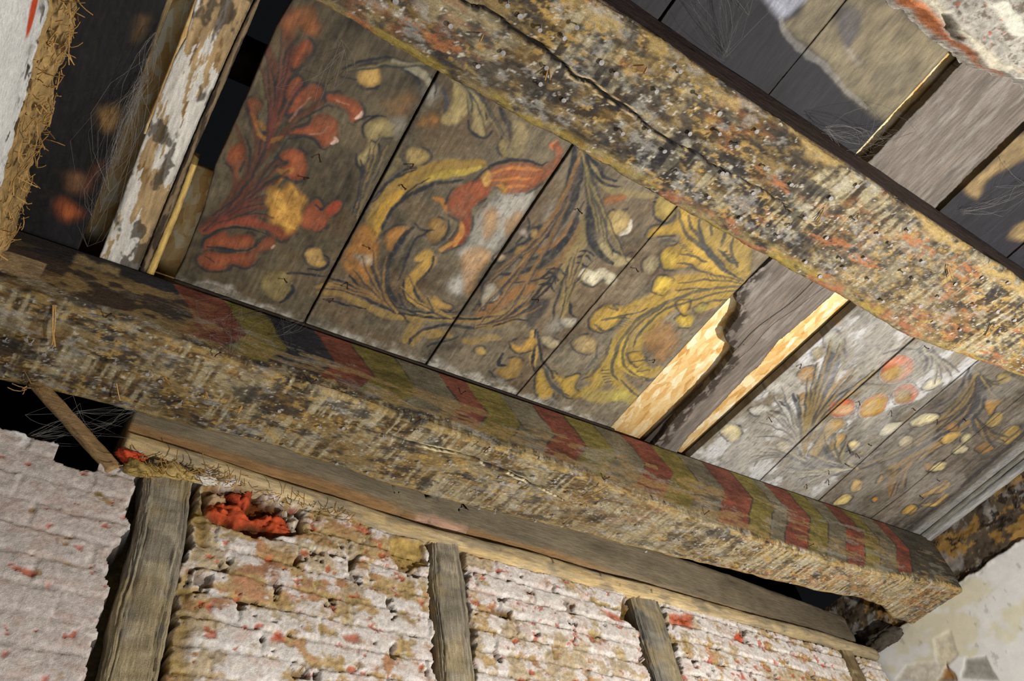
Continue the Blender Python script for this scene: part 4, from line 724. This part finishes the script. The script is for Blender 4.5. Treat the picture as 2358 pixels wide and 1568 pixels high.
# ================================================================ straw, cobweb helpers
def tube_soup(name, lines, r, mat, parent=None, n=3):
    V = []; F = []
    for P in lines:
        P = np.array(P); T = np.gradient(P, axis=0); T /= np.linalg.norm(T, axis=1)[:, None]+1e-9
        U = np.cross(T, [.3, .5, .8]); U /= np.linalg.norm(U, axis=1)[:, None]+1e-9; W_ = np.cross(T, U); b0 = len(V)
        for p, u, w_ in zip(P, U, W_):
            for k in range(n): a = k*2*np.pi/n; V.append(p+r*(u*np.cos(a)+w_*np.sin(a)))
        for i in range(len(P)-1):
            for k in range(n): F.append((b0+i*n+k, b0+i*n+(k+1) % n, b0+(i+1)*n+(k+1) % n, b0+(i+1)*n+k))
    return link(name, np.array(V), F, mat, parent, smoothf=False)
def bent(a, b, k=6, sag=.1):
    a = np.array(a, float); b = np.array(b, float); t = np.linspace(0, 1, k)[:, None]; L = np.linalg.norm(b-a)
    return a+(b-a)*t+np.sin(t*np.pi)*np.array([rng.randn()*.5, rng.randn()*.5, -1])*L*sag
def straw_on(parent, pa, pb, z, cnt=1):
    for k in range(cnt):
        a = on(pa[0]+rng.randn()*2*(k > 0), pa[1], 2, z-.001); b = on(pb[0]+rng.randn()*5*(k > 0), pb[1]+rng.randn()*3*(k > 0), 2, z-.012)
        tube_soup('straw', [bent(a, b, 6, .04)], .0011, M_straw, parent, 4)
for pa, pb, n_ in (((125,702),(126,798),3),((376,868),(390,884),4),((473,900),(474,918),3),((556,935),(548,948),2),((268,882),(276,922),1),((1345,1145),(1400,1120),2)): straw_on(LB, pa, pb, float(azl(on(pa[0], pa[1], 2, 1.03)[0])), n_)
for pa, pb, n_ in (((1899,473),(1880,508),2),((2185,610),(2195,640),2),((1977,490),(1970,515),1),((2270,775),(2300,752),3),((1112,80),(1105,95),1),((1262,158),(1255,185),2),((1490,155),(1483,168),1)): straw_on(UB, pa, pb, 1.0, n_)
def web(name, label, C0, spread, n, seed, anchors=None):
    r_ = np.random.RandomState(seed); lines = []; C0 = np.array(C0, float)
    pts = C0+r_.randn(max(8, n//3), 3)*np.array(spread)
    for k in range(n):
        a = pts[r_.randint(len(pts))]; b = pts[r_.randint(len(pts))] if anchors is None or r_.rand() < .5 else np.array(anchors[r_.randint(len(anchors))], float)+r_.randn(3)*.004
        if np.linalg.norm(a-b) < .004: continue
        t = np.linspace(0, 1, 5)[:, None]; lines.append(a+(b-a)*t+np.sin(t*np.pi)*(r_.randn(3)*.10+np.array([0, 0, -.05]))*np.linalg.norm(b-a))
    o = tube_soup(name, lines, .00016, M_web, None, 3); return tag(o, label, 'cobweb', None, 'stuff')
web('cobweb', 'fine cobwebs across the sooty boards and dark gap at the upper right', (.62, .0, 1.175), (.07, .045, .010), 80, 1, [(.5, .11, 1.19), (.72, .11, 1.19), (.6, -.08, 1.19)])
web('cobweb', 'dusty cobweb bridging the narrow gap near the orange brick edge', (1.08, .085, 1.185), (.05, .03, .007), 55, 2, [(1.1, .1, 1.19), (.95, .11, 1.15)])
web('cobweb', 'cobweb in the slit beside the grey board at the far upper right', (1.46, .0, 1.185), (.06, .04, .006), 30, 9, [(1.4, .1, 1.19)])
web('cobweb', 'tangled cobweb lining the gap right of the soot-black board', (-.074, .70, 1.188), (.004, .11, .006), 130, 3)
web('cobweb', 'cobweb strands fanned on the beam side below the red flower board', (.19, .93, 1.12), (.03, .004, .03), 36, 4, [(.24, .93, 1.185), (.2, .935, 1.05)])
web('cobweb', 'small cobweb fan under the ceiling boards above the yellow chevron', (.31, .932, 1.15), (.03, .004, .025), 26, 5, [(.28, .932, 1.186)])
web('cobweb', 'cobwebs hanging in the dark hole behind the slanting lath', (.03, 1.13, .98), (.045, .012, .035), 60, 6, [(-.05, 1.13, .93), (.09, 1.12, 1.03)])
web('cobweb', 'thin cobweb strands crossing the red flower painting near the top', (.16, .48, 1.190), (.04, .05, .003), 14, 7, [(.2, .42, 1.19), (.17, .5, 1.19)])
# ================================================================ BRICK WALL in a timber frame (plane y = 1.113 + .078 x)
WSH = Sheet(-.36, 2.42, .2, 1.02, .0026)
X, Z = WSH.X, WSH.Y
WSH.wear[:] = 1
zw = Z+.004*np.sin(X*3)+(fbm(X*9, Z*9, 301, 2)-.5)*.007
kz = np.floor((zw-.012)/.0437); fz = (zw-.012)/.0437-kz
off = TAB[(kz.astype(int)*7) & 255, 3]*.12; xb = (X+off+(kz % 2)*.075)/.152+(fbm(X*7, kz*3, 302, 2)-.5)*.3
kx = np.floor(xb); fx = xb-kx; rb = TAB[(kx.astype(int)*13+5) & 255, (kz.astype(int)*11+9) & 255]; rb2 = TAB[(kx.astype(int)*5+77) & 255, (kz.astype(int)*3+41) & 255]
dj = np.minimum(np.minimum(fz, 1-fz)*.0437, np.minimum(fx, 1-fx)*.152)+(fbm(X*60, Z*60, 303, 5, .6)-.5)*.013
bm = ss(dj, .0018, .0062)
P1 = X < .13; P2 = (X > .2) & (X < .72); P34 = X >= .72
clay = hx('#a38c5e')*(1+(fbm(X*110, Z*110, 304, 4)-.5)*1.1+(fbm(X*25, Z*25, 305, 3)-.5)*.6)[..., None]
brk = (hx('#ab8060')*(1+(rb2-.5)*.4)[..., None])*(1+(fbm(X*80, Z*80, 306, 4)-.5)*.6)[..., None]; brk = mixc(brk, hx('#b29a6e'), ss(fbm(X*14, Z*20, 341, 5, .6), .40, .52)*.85)
wht = hx('#d3cdc8')*(1+(fbm(X*60, Z*60, 307, 5, .7)-.5)*.55)[..., None]
WSH.c = mixc(clay, np.array([0, 0, 0]), X*0); WSH.c = WSH.c*(1-bm[..., None])+brk*bm[..., None]
cov = fbm(X*22, Z*34, 308, 6, .62)+.22*P1+np.where(P2, .11*ss(Z, .86, .62)-.035, 0)+.115*P34+(rb-.5)*.07+.03*bm
wc = ss(cov, .45, .55); WSH.c = WSH.c*(1-(wc*.93)[..., None])+wht*(wc*.93)[..., None]
pk = ss(fbm(X*35, Z*60, 309, 6, .68), .52, .66)*wc; WSH.c = mixc(WSH.c, hx('#b98f7d'), pk*np.where(P1, .3, .42))
cl2 = ss(fbm(X*16, Z*22, 310, 6, .65)+P2*.045*ss(Z, .6, .85)-.02*P34, .53, .62)*(~P1); WSH.c = WSH.c*(1-(cl2*.7)[..., None])+clay*(cl2*.7)[..., None]
WSH.c = np.where(P1[..., None], WSH.c*(hx('#b9aea6')/hx('#d0c8c0'))*1.02, WSH.c)
rd = ss(fbm(X*42, Z*50, 311, 5, .6), .70, .72); WSH.c = mixc(WSH.c, hx('#ad5236'), rd*.8)
H = bm*(.0045-.002*P1)+(rb-.5)*.004*bm+(fbm(X*70, Z*70, 312, 6, .72)-.5)*.0045+wc*.0014-cl2*.0015+(fbm(X*8, Z*8, 313, 2)-.5)*.006-rd*.0025
H = np.where(P1, H*.8, H*.8)
hol = ss(fbm(X*26, Z*30, 314, 4)+(1-bm)*.06, .71, .75)*(~P1); H = H-hol*.012; WSH.c = mixc(WSH.c, hx('#57452a'), hol*.6)
lump = ss(fbm(X*150, Z*150, 315, 3), .5, .7)*(cl2+(1-wc)*.5); H = H+lump*.0015
B3 = (0, 950, 2.5375); B4 = (750, 950, 2.5376)
def wq(crop, pts): return np.array([onw(crop[0]+x/crop[2], crop[1]+y/crop[2])[[0, 2]] for x, y in pts])
def wblob(crop, pts, col, dh=0, al=.95, soft=.003, jag=True):
    P = wq(crop, pts); P = P if jag else smooth(P, True, 4); sl = WSH.win(P, .02)
    c0 = WSH.c.copy(); old = WSH.c[sl].copy(); WSH.c[sl] = 0; WSH.blob(P, np.array([1., 1, 1]), 1, soft, None, var=0); a = WSH.c[sl][..., 0].copy(); WSH.c[sl] = old
    t = 1+(fbm(WSH.X[sl]*90, WSH.Y[sl]*90, 320, 4)-.5)*1.0
    if col is not None: WSH.c[sl] = old*(1-(a*al)[..., None])+hx(col)*t[..., None]*(a*al)[..., None]
    H[sl] = H[sl]+a*dh
wblob(B3, [(1120,400),(1220,400),(1220,440),(1200,520),(1190,590),(1110,610),(1090,520)], '#8a7340', -.012)
wblob(B3, [(1195,430),(1500,430),(1560,500),(1760,560),(1780,700),(1700,720),(1450,720),(1250,640),(1190,600)], '#5e3a24', -.022)
wblob(B3, [(1195,590),(1215,530),(1300,510),(1390,520),(1450,560),(1480,590),(1560,570),(1640,570),(1700,640),(1710,700),(1600,690),(1560,640),(1480,630),(1450,640),(1370,650),(1330,600),(1280,640)], '#b9502f', .016)
RG = ss(np.abs(fbm(X*38, Z*38, 340, 4)-.5), .12, .0)*((X > .24) & (X < .46) & (Z > .87)); H = H-RG*.006
wblob(B3, [(1330,460),(1500,440),(1480,500),(1440,545),(1370,510)], '#b0492f', .014); wblob(B3, [(1210,450),(1320,460),(1330,500),(1230,520)], '#b39a76', .016)
wblob(B3, [(1640,560),(1700,560),(1760,600),(1750,690),(1710,690),(1690,620)], '#c4b8a4', .022)
for p in ([(1540,850),(1590,850),(1580,885),(1545,880)],[(1370,1065),(1410,1070),(1400,1105),(1370,1100)],[(1600,1300),(1620,1280),(1650,1285),(1680,1340),(1640,1350),(1575,1330)],[(420,780),(480,785),(470,825)],[(690,620),(760,590),(740,620)],[(1690,1070),(1740,1110),(1700,1100)],
          [(270,1010),(300,1000),(290,1040)],[(540,1480),(575,1475),(570,1525),(535,1510)],[(0,1410),(60,1410),(30,1445),(0,1445)],[(240,1540),(285,1540),(280,1568),(240,1568)],[(1710,840),(1750,850),(1720,860)],[(1180,1130),(1260,1100),(1230,1170)]): wblob(B3, p, '#b44f33', -.003)
for p in ([(1510,1300),(1560,1310),(1575,1340),(1540,1345)],[(1600,1150),(1720,1190),(1740,1230),(1660,1210)],[(1340,950),(1390,960),(1400,1010)],[(1810,1380),(1840,1385),(1835,1410)],[(80,1300),(180,1300),(200,1350),(120,1350)],[(1990,1180),(2150,1180),(2130,1270),(2010,1240)],[(530,1090),(580,1100),(575,1160)],[(160,650),(250,670),(260,710),(180,690)],[(600,1400),(620,1400),(630,1460)]): wblob(B4, p, '#ad6249', -.003)
for p in ([(120,850),(170,830),(200,830),(140,940)],[(370,1370),(400,1350),(400,1440),(380,1430)],[(1030,1140),(1080,1160),(1080,1220),(1040,1200)],[(820,1210),(860,1230),(880,1300),(850,1340)],[(1740,1060),(1800,1160),(1810,1260),(1720,1200)],[(380,760),(560,760),(590,900),(430,920),(370,830)]): wblob(B4, p, '#6b5430', -.016)
wblob(B4, [(370,720),(560,750),(590,900),(440,910),(370,830)], '#a08650', .004)
for p in ([(1110,400),(1215,420),(1210,800),(1130,800)],[(1000,1000),(1130,830),(1100,1560),(900,1560),(960,1300)]): wblob(B3, p, '#937a48', -.006, .8, .012)
E_5 = (1500, 1000, 2.748)
for p in ([(530,1260),(580,1235),(580,1330),(510,1290)],[(890,1380),(930,1420),(900,1410)],[(950,1420),(975,1440),(955,1450)],[(750,1410),(800,1450),(780,1460)],[(560,1500),(600,1560),(560,1560)]): wblob(E_5, p, '#b9533a', -.002)
# ragged panel edges against the studs, ragged broken top at the left
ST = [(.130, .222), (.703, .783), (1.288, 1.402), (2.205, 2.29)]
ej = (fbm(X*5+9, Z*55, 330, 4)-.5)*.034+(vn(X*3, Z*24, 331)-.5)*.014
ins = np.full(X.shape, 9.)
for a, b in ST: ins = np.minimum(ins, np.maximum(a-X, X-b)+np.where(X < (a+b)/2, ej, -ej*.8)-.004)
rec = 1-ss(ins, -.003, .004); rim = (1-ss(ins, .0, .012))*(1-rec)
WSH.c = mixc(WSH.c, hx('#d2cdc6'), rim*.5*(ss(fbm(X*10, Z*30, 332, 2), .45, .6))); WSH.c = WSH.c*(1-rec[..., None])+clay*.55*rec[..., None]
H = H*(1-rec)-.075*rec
ztop = np.where(X < -.002, .918-.02*(X+.1), np.where(X < .06, .884, .905))+(fbm(X*35, X*0, 333, 4)-.5)*.022; ztop = np.where(X > .10, .952, ztop)
out = ss(Z, ztop-.003, ztop+.002); H = H-out*.10
keep = (out < .99) | (np.roll(out, 2, 1) < .99)
wht2 = ss(Z, ztop-.035, ztop-.01)*(X < .0); WSH.c = mixc(WSH.c, hx('#dcdcdc'), wht2*ss(fbm(X*50, Z*50, 334, 3), .45, .55)*.8)
nx, nz = X.shape; G = np.stack([X, WY(X)-H, Z], -1)
F = gridF(nx, nz); kk = keep.reshape(-1); F = F[kk[F].all(1)]
tag(link('wall_back', G.reshape(-1, 3), F, M_wall, None, WSH.c.reshape(-1, 3)), kind='structure')
box('wall_back_lower', (-.36, 1.085, -ZC/S), (2.42, 1.5, .199), M_wall, col=hx('#c4bbb0'))['kind'] = 'structure'
bpy.data.objects['wall_back_lower'].name = 'trim_1'
# studs
def stud(name, xc0, xc1, hw0, hw1, z0, z1, proud, label, seed, col='#8a8171'):
    n = 300; t = np.linspace(0, 1, n); zz = z0+(z1-z0)*t; P = np.stack([xc0+(xc1-xc0)*t+(fbm(zz*6, zz*0, seed, 3)-.5)*.012, WY(xc0+(xc1-xc0)*t)-proud+.03, zz], 1)
    def cf(S_, A_, G):
        x = G[..., 0]; z = G[..., 2]; c = np.zeros(x.shape+(3,))+hx(col)*(1+(fbm(x*190, z*12, seed, 5, .65)-.5)*1.0+(fbm(x*30, z*10, seed+3, 3)-.5)*.7)[..., None]
        c = mixc(c, hx('#2b241a'), ss(vn(x*170, z*7, seed+1), .83, .92)*.85); c = mixc(c, hx('#b5aa90'), ss(fbm(x*90, z*30, seed+2, 3), .58, .68)*.5)
        return mixc(c, hx('#a39067'), ss(fbm(x*20, z*14, seed+4, 3), .5, .6)*.5)
    return loft(name, P, hw0+(hw1-hw0)*t+(fbm(zz*9, zz*0, seed+5, 3)-.5)*.010, .03, M_stud, cf, n=110, groove=.0035, pw=7., amp=.004, seed=seed, up=(0, -1, .001), label=label, cat='stud', fr=14)
stud('timber_stud', .186, .174, .033, .040, .15, .93, .010, 'thick cracked grey stud left of the exposed red brick', 401)
stud('timber_stud', .746, .742, .035, .037, .15, .955, .006, 'narrow grey stud with a small black knot below the middle of the long rail', 402)
stud('timber_stud', 1.335, 1.352, .042, .050, .15, .955, .004, 'grey stud standing between two whitewashed panels, third from the left', 403, '#7b766c')
stud('timber_stud', 2.222, 2.25, .032, .035, .15, .965, .002, 'dark leaning stud in the corner by the rubble lump', 404, '#6b5b42')
# rail, wall plate
n = 420; xs = np.linspace(.088, 2.43, n)
rt = np.interp(xs, [.08, .19, .25, .39, .61, .70, .82, 1.01, 1.26, 1.38, 1.6, 1.8, 2.08, 2.43], [.979, .977, .977, .969, .967, .965, .969, .979, .979, .985, .989, .990, 1.0, .999]); rbm = np.interp(xs, [.08, .2, .33, .5, .61, .77, .92, 1.27, 1.6, 1.8, 2.05, 2.43], [.942, .943, .934, .930, .921, .931, .924, .934, .941, .952, .961, .961]); zc_ = (rt+rbm)/2; hh = (rt-rbm)/2+.001
def rail_c(S_, A_, G):
    x = G[..., 0]; z = G[..., 2]; c = np.zeros(x.shape+(3,))+hx('#b09c78')*(1+(fbm(x*12, z*140, 411, 4)-.5)*.7+(fbm(x*9, z*20, 412, 3)-.5)*.5)[..., None]
    c = mixc(c, hx('#c4a874'), ss(fbm(x*10, z*70, 413, 3), .52, .62)*.6); c = mixc(c, hx('#7d7463'), ss(fbm(x*14, z*40, 414, 3), .56, .66)*.6)
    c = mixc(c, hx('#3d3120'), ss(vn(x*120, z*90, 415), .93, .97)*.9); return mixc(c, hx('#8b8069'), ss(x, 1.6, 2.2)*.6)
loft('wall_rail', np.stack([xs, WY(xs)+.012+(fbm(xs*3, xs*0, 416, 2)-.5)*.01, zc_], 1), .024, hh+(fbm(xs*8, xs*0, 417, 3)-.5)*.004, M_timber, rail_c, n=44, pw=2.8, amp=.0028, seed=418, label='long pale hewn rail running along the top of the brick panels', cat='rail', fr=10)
xs = np.linspace(.087, 2.385, n)
lipz = np.interp(xs, [.08, .60, .618, .625, .668, .690, .725, .738, .745, .80, .815, .835, .85, 1.2, 2.4], [.994, .988, .988, 1.008, 1.004, 1.002, 1.004, 1.040, .992, .992, 1.03, 1.0, 1.0, .998, 1.012])
ztp = np.interp(xs, [.08, 1.3, 1.8, 2.4], [1.145, 1.145, 1.145, 1.125])
def plate_c(S_, A_, G):
    x = G[..., 0]; z = G[..., 2]; low = 1-ss(z+(fbm(x*5, z*0, 425, 3)-.5)*.02, 1.008, 1.024)
    c = np.zeros(x.shape+(3,))+hx('#7a6f5b')*(1+(fbm(x*9, z*150, 421, 4)-.5)*1.0+(fbm(x*6, z*20, 422, 3)-.5)*.6)[..., None]
    o_ = hx('#8d6d49')*(1+(fbm(x*14, z*170, 423, 4)-.5)*.8)[..., None]; k = (low*(1-ss(x, 1.0, 1.4)*.65))[..., None]; c = c*(1-k)+o_*k
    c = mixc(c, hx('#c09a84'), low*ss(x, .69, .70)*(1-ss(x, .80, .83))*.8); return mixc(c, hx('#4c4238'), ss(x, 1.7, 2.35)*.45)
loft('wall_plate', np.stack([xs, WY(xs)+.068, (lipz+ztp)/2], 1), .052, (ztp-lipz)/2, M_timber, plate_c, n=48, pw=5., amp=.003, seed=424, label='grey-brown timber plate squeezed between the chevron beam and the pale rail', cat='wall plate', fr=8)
# slanting lath in the hole, clay lumps and straw at the rail's left end
loft('wooden_lath', lin((-.072, 1.135, 1.052), (.086, 1.118, .893), 40), .0135, .006, M_timber, tone('#9a7d58', s=430, f=40), n=20, pw=4, amp=.0015, seed=431, up=(0, -1, .2), label='slanting wooden lath across the dark hole at the lower left', cat='lath', fr=30)
def lump(name, c, r, col, label, seed, mat=None, cat='lump', flat=(1, 1, 1)):
    bm_ = bmesh.new(); bmesh.ops.create_icosphere(bm_, subdivisions=4, radius=1); V = np.array([v.co[:] for v in bm_.verts]); F = np.array([[v.index for v in f.verts] for f in bm_.faces]); bm_.free()
    d = 1+(fbm(V[:, 0]*1.6+V[:, 2], V[:, 1]*1.6+seed, seed, 4)-.5)*1.3+(fbm(V[:, 0]*7+V[:, 2]*3, V[:, 1]*7-V[:, 2]*4, seed+1, 3)-.5)*.5
    cc = hx(col)*(1+(fbm(V[:, 0]*6+V[:, 2]*2, V[:, 1]*6+V[:, 2], seed+2, 4)-.5)*1.3)[:, None]
    return tag(link(name, V*d[:, None]*r*np.array(flat)+np.array(c), F, mat or M_wall, None, cc), label, cat)
lump('brick_fragment', onw(302, 1050, -.012), .016, '#b8492c', 'small red brick fragment wedged at the left end of the pale rail', 441, cat='brick fragment', flat=(1.3, .7, .6))
lump('clay_lump', onw(330, 1082, -.014), .020, '#a08850', 'clay lump under the rail end, right of the slanting lath tip', 442, cat='clay lump', flat=(1.5, .7, .7))
lump('clay_lump', onw(405, 1088, -.012), .018, '#a8915a', 'clay lump with straw on top of the thick cracked stud', 443, cat='clay lump', flat=(1.8, .7, .7))
lump('clay_lump', onw(470, 1105, -.008), .014, '#c9c2b4', 'whitish clay lump under the rail, right of the thick stud', 444, cat='clay lump', flat=(1.9, .7, .6))
def soup_on(name, label, pts, n, L, seed, off=-.03, r=.0009, cat='straw'):
    r_ = np.random.RandomState(seed); ls = []
    for k in range(n):
        a, b = pts[r_.randint(len(pts))]; p = onw(a+r_.randn()*16, b+r_.randn()*7, off+r_.rand()*.014); d = r_.randn(3); d[1] = -abs(d[1])*.6; d /= np.linalg.norm(d); ls.append(bent(p, p+d*L*(.4+r_.rand()), 4, .08))
    return tag(tube_soup(name, ls, r, M_straw, None, 3), label, cat, None, 'stuff')
soup_on('straw', 'loose straw tuft sticking out under the left end of the pale rail', [(330,1062),(380,1075),(430,1090),(470,1085),(520,1100),(355,1085)], 60, .024, 11)
soup_on('straw', 'sparse straw ends along the underside of the rail above the red brick', [(550,1115),(620,1135),(700,1155),(760,1180),(800,1190),(660,1150)], 60, .018, 12)
soup_on('straw', 'few straws at the top of the slanting lath beside the beam', [(62,888),(75,895)], 10, .03, 13, .0)
# ================================================================ LEFT CLAY WALL (x = -.178)
LX = -.178
LS = Sheet(.28, .955, -.2, 1.2, .004); Yl, Zl = LS.X, LS.Y
bd = .985+(fbm(Yl*22, Yl*0, 501, 4)-.5)*.05
kc = ss(Zl, bd-.004, bd+.004)
cw = hx('#cfd0cf')*(1+(fbm(Yl*20, Zl*20, 502, 3)-.5)*.12)[..., None]*np.ones(Yl.shape+(1,)); cwc = hx('#9c8155')*(1+(fbm(Yl*80, Zl*80, 503, 4)-.5)*1.1+(fbm(Yl*20, Zl*25, 504, 3)-.5)*.8)[..., None]
nr = ss(Zl, bd-.06, bd-.015)*(1-kc); cw = mixc(cw, hx('#8b8680'), nr*ss(fbm(Yl*40, Zl*40, 505, 4), .47, .56)*.8); cw = mixc(cw, hx('#3a332a'), nr*ss(fbm(Yl*55, Zl*60, 506, 3), .60, .64))
cwc = mixc(cwc, hx('#2c2113'), ss(fbm(Yl*50, Zl*60, 507, 4), .60, .66)*.8*(Yl < .75))
q1 = on(65, 25, 0, LX); cw = mixc(cw, hx('#b8482a'), ss(-np.hypot((Yl-q1[1])/.03, (Zl-q1[2])/.015), -1.2, -.8))
LS.c = cw*(1-kc[..., None])+cwc*kc[..., None]
hl = kc*(fbm(Yl*30, Zl*30, 508, 4)-.5)*.022+(1-kc)*((fbm(Yl*12, Zl*12, 509, 3)-.5)*.006+.004)-nr*.004*ss(fbm(Yl*40, Zl*40, 505, 4), .47, .56)
G = np.stack([LX+hl-.012*(1-ss(Yl, .3, .34)), Yl, Zl], -1)
tag(link('wall_left', G.reshape(-1, 3), gridF(*Yl.shape), M_wall, None, LS.c.reshape(-1, 3)), kind='structure')
r_ = np.random.RandomState(5); ls = []
for k in range(230):
    y = r_.uniform(.42, .94); z = r_.uniform(1.0, 1.195); p = np.array([LX+.003+r_.rand()*.004, y, z]); d = r_.randn(3); d[0] = abs(d[0])*.35; d /= np.linalg.norm(d); ls.append(bent(p, p+d*r_.uniform(.01, .03), 4, .1))
tag(tube_soup('straw', ls, .0008, M_straw, None, 3), 'straw fibres mixed in the clay of the wall at the upper left', 'straw', None, 'stuff')
# ================================================================ RIGHT WALL (x = 2.45) : painted frieze above, plaster below
RW = Sheet(-.2, 1.42, -.1, 1.2, .004); Yr, Zr = RW.X, RW.Y; RW.wear[:] = 1
b2 = 1.034+(fbm(Yr*25, Yr*0, 601, 4)-.5)*.022-.03*ss(Yr, .98, 1.3); kp = 1-ss(Zr, b2-.002, b2+.003)
fr = hx('#4a4034')*(1+(fbm(Yr*40, Zr*60, 602, 4)-.5)*1.3)[..., None]; fr = mixc(fr, hx('#8f6f3c'), ss(fbm(Yr*17, Zr*26, 603, 6, .68), .52, .60)*.85); fr = mixc(fr, hx('#8d8a86'), ss(fbm(Yr*25, Zr*25, 604, 6, .7), .54, .64)*.6); fr = mixc(fr, hx('#1c1714'), ss(fbm(Yr*22, Zr*34, 605, 6, .7)+.05*(1-ss(Zr, b2, b2+.03)), .57, .63)*.9)
pl_ = hx('#c9c9c8')*(1+(fbm(Yr*7, Zr*7, 606, 3)-.5)*.12)[..., None]; pl_ = mixc(pl_, hx('#bdb588'), ss(fbm(Yr*8, Zr*13, 607, 4), .55, .66)*.5); pl_ = mixc(pl_, hx('#8f8c88'), ss(fbm(Yr*60, Zr*30, 608, 4), .72, .78)*.5)
RW.c = pl_*kp[..., None]+fr*(1-kp[..., None]); hr_ = kp*(.012+(fbm(Yr*9, Zr*9, 609, 3)-.5)*.004)+(1-kp)*(fbm(Yr*22, Zr*30, 610, 4)-.5)*.016+kp*(1-ss(b2-Zr, 0, .02))*((fbm(Yr*60, Zr*60, 611, 3)-.5)*.012)
def rq(pts): return np.array([on(a, b, 0, 2.44)[1:] for a, b in pts])
for p, c, dh in (([(2060,1568),(2090,1530),(2180,1520),(2195,1568)],'#bbb6aa',-.003),([(2150,1470),(2190,1450),(2205,1505),(2180,1540),(2160,1530)],'#bfb9a6',-.003),([(2215,1560),(2225,1515),(2270,1510),(2300,1568)],'#8f8d88',-.004),([(2160,1568),(2180,1530),(2200,1550),(2205,1568)],'#8a6b4a',-.006)):
    P = rq(p); sl = RW.win(P, .02); old = RW.c[sl].copy(); RW.c[sl] = 0; RW.blob(P, np.array([1., 1, 1]), 1, .003, var=0); a = RW.c[sl][..., 0].copy(); RW.c[sl] = old*(1-a[..., None])+hx(c)*(1+(fbm(Yr[sl]*90, Zr[sl]*90, 620, 3)-.5)*.6)[..., None]*a[..., None]; hr_[sl] += a*dh
G = np.stack([2.45-hr_, Yr, Zr], -1)
tag(link('wall_right', G.reshape(-1, 3), gridF(*Yr.shape, flip=True), M_plaster, None, RW.c.reshape(-1, 3)), kind='structure')
lump('rubble_lump', on(2035, 1470, 0, 2.425), .050, '#4a453d', 'dark crumbling mortar lump in the corner below the beam end', 451, cat='mortar lump', flat=(.35, 1.25, .55))
lump('mortar_lump', on(1995, 1515, 0, 2.41), .030, '#cfcac0', 'white mortar lump in the corner under the dark rubble', 452, cat='mortar lump', flat=(.5, 1, .6))
# ================================================================ UPPER RIGHT: broken edge of a brick and plaster soffit
US = Sheet(.45, 2.44, -.42, -.085, .0022); Xu, Yu = US.X, US.Y; US.wear[:] = 1
US.c = hx('#a39e95')*(1+(fbm(Xu*60, Yu*60, 701, 5, .65)-.5)*.9+(fbm(Xu*160, Yu*160, 702, 3)-.5)*.6)[..., None]
US.c = mixc(US.c, hx('#57483a'), ss(fbm(Xu*80, Yu*110, 706, 5, .7), .58, .68)*.7); US.c = mixc(US.c, hx('#a04a32'), ss(fbm(Xu*60+4, Yu*80, 707, 4, .6), .74, .78)*.8)
hu = (fbm(Xu*22, Yu*22, 703, 5, .6)-.5)*.014+(fbm(Xu*120, Yu*120, 705, 3)-.5)*.004
def ublob(px, col, dh, al=.95, soft=.004, var=.8, jag=True):
    P = np.array([on(1900+a/4.9, b/4.9, 2, 1.15)[:2] for a, b in px]); sl = US.win(P, .05)
    if sl is None: return
    old = US.c[sl].copy(); US.c[sl] = 0; US.blob(P, np.array([1., 1, 1]), 1, soft, var=0); a = np.clip(US.c[sl][..., 0]/.94, 0, 1)*al
    US.c[sl] = old*(1-a[..., None])+hx(col)*(1+(fbm(Xu[sl]*90, Yu[sl]*90, 704, 5, .65)-.5)*var)[..., None]*a[..., None]; hu[sl] += a*dh
ublob([(-2600,-2400),(-1200,-1300),(590,-40),(760,80),(1370,590),(1800,915),(1840,1000),(2000,1100),(1850,900),(1760,860),(1650,650),(1450,560),(1330,400),(1290,280),(1130,150),(1000,0),(200,-700),(-1600,-2400)], '#a9663f', -.004, var=1.3)
ublob([(1000,0),(1130,150),(1290,280),(1450,420),(1650,650),(1800,850),(2244,930),(2244,860),(2000,760),(1800,560),(1550,380),(1350,200),(1180,0)], '#c4bca6', .003, .85, .01)
ublob([(1280,210),(1400,220),(1480,330),(1450,400),(1520,500),(1440,540),(1320,380),(1350,320)], '#2e2412', -.022)
ublob([(1780,-20),(1960,200),(2100,380),(2200,430),(2300,380),(2200,150),(2100,60),(2050,-20)], '#cdc9bb', .004, 1, .002, .1)
ye = -.098+(fbm(Xu*28, Xu*0, 709, 5, .6)-.5)*.016-.030*ss(Xu, 1.12, 1.25); tt = np.clip((Yu+.105)/.02, 0, 1)
Yv = Yu+(ye+.086)*ss(Yu, -.16, -.087); Zv = 1.15-hu+tt*.05
G = np.stack([Xu, Yv, Zv], -1)
tag(link('wall_front', G.reshape(-1, 3), gridF(*Xu.shape, flip=True), M_wall, None, US.c.reshape(-1, 3)), kind='structure')
# floor
box('floor', (-1.5, -1.6, -ZC/S-.05), (2.6, 1.6, -ZC/S), M_floor)['kind'] = 'structure'
# dark attic behind the wall top
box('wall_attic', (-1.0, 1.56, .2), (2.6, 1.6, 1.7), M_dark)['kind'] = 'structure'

# ---------------------------------------------------------------- repeats share a group
GR = dict(painted_board='painted boards of the ceiling', timber_stud='studs of the timber framed brick wall', strand_board='strand board sheets above the ceiling', cornice_strip='cornice strips by the right wall', clay_lump='clay lumps under the pale rail', cobweb='cobwebs', straw='loose straw')
for o in list(COL.objects):
    if o.parent is None and o.get('label') and o.name.split('.')[0] in GR: o['group'] = GR[o.name.split('.')[0]]
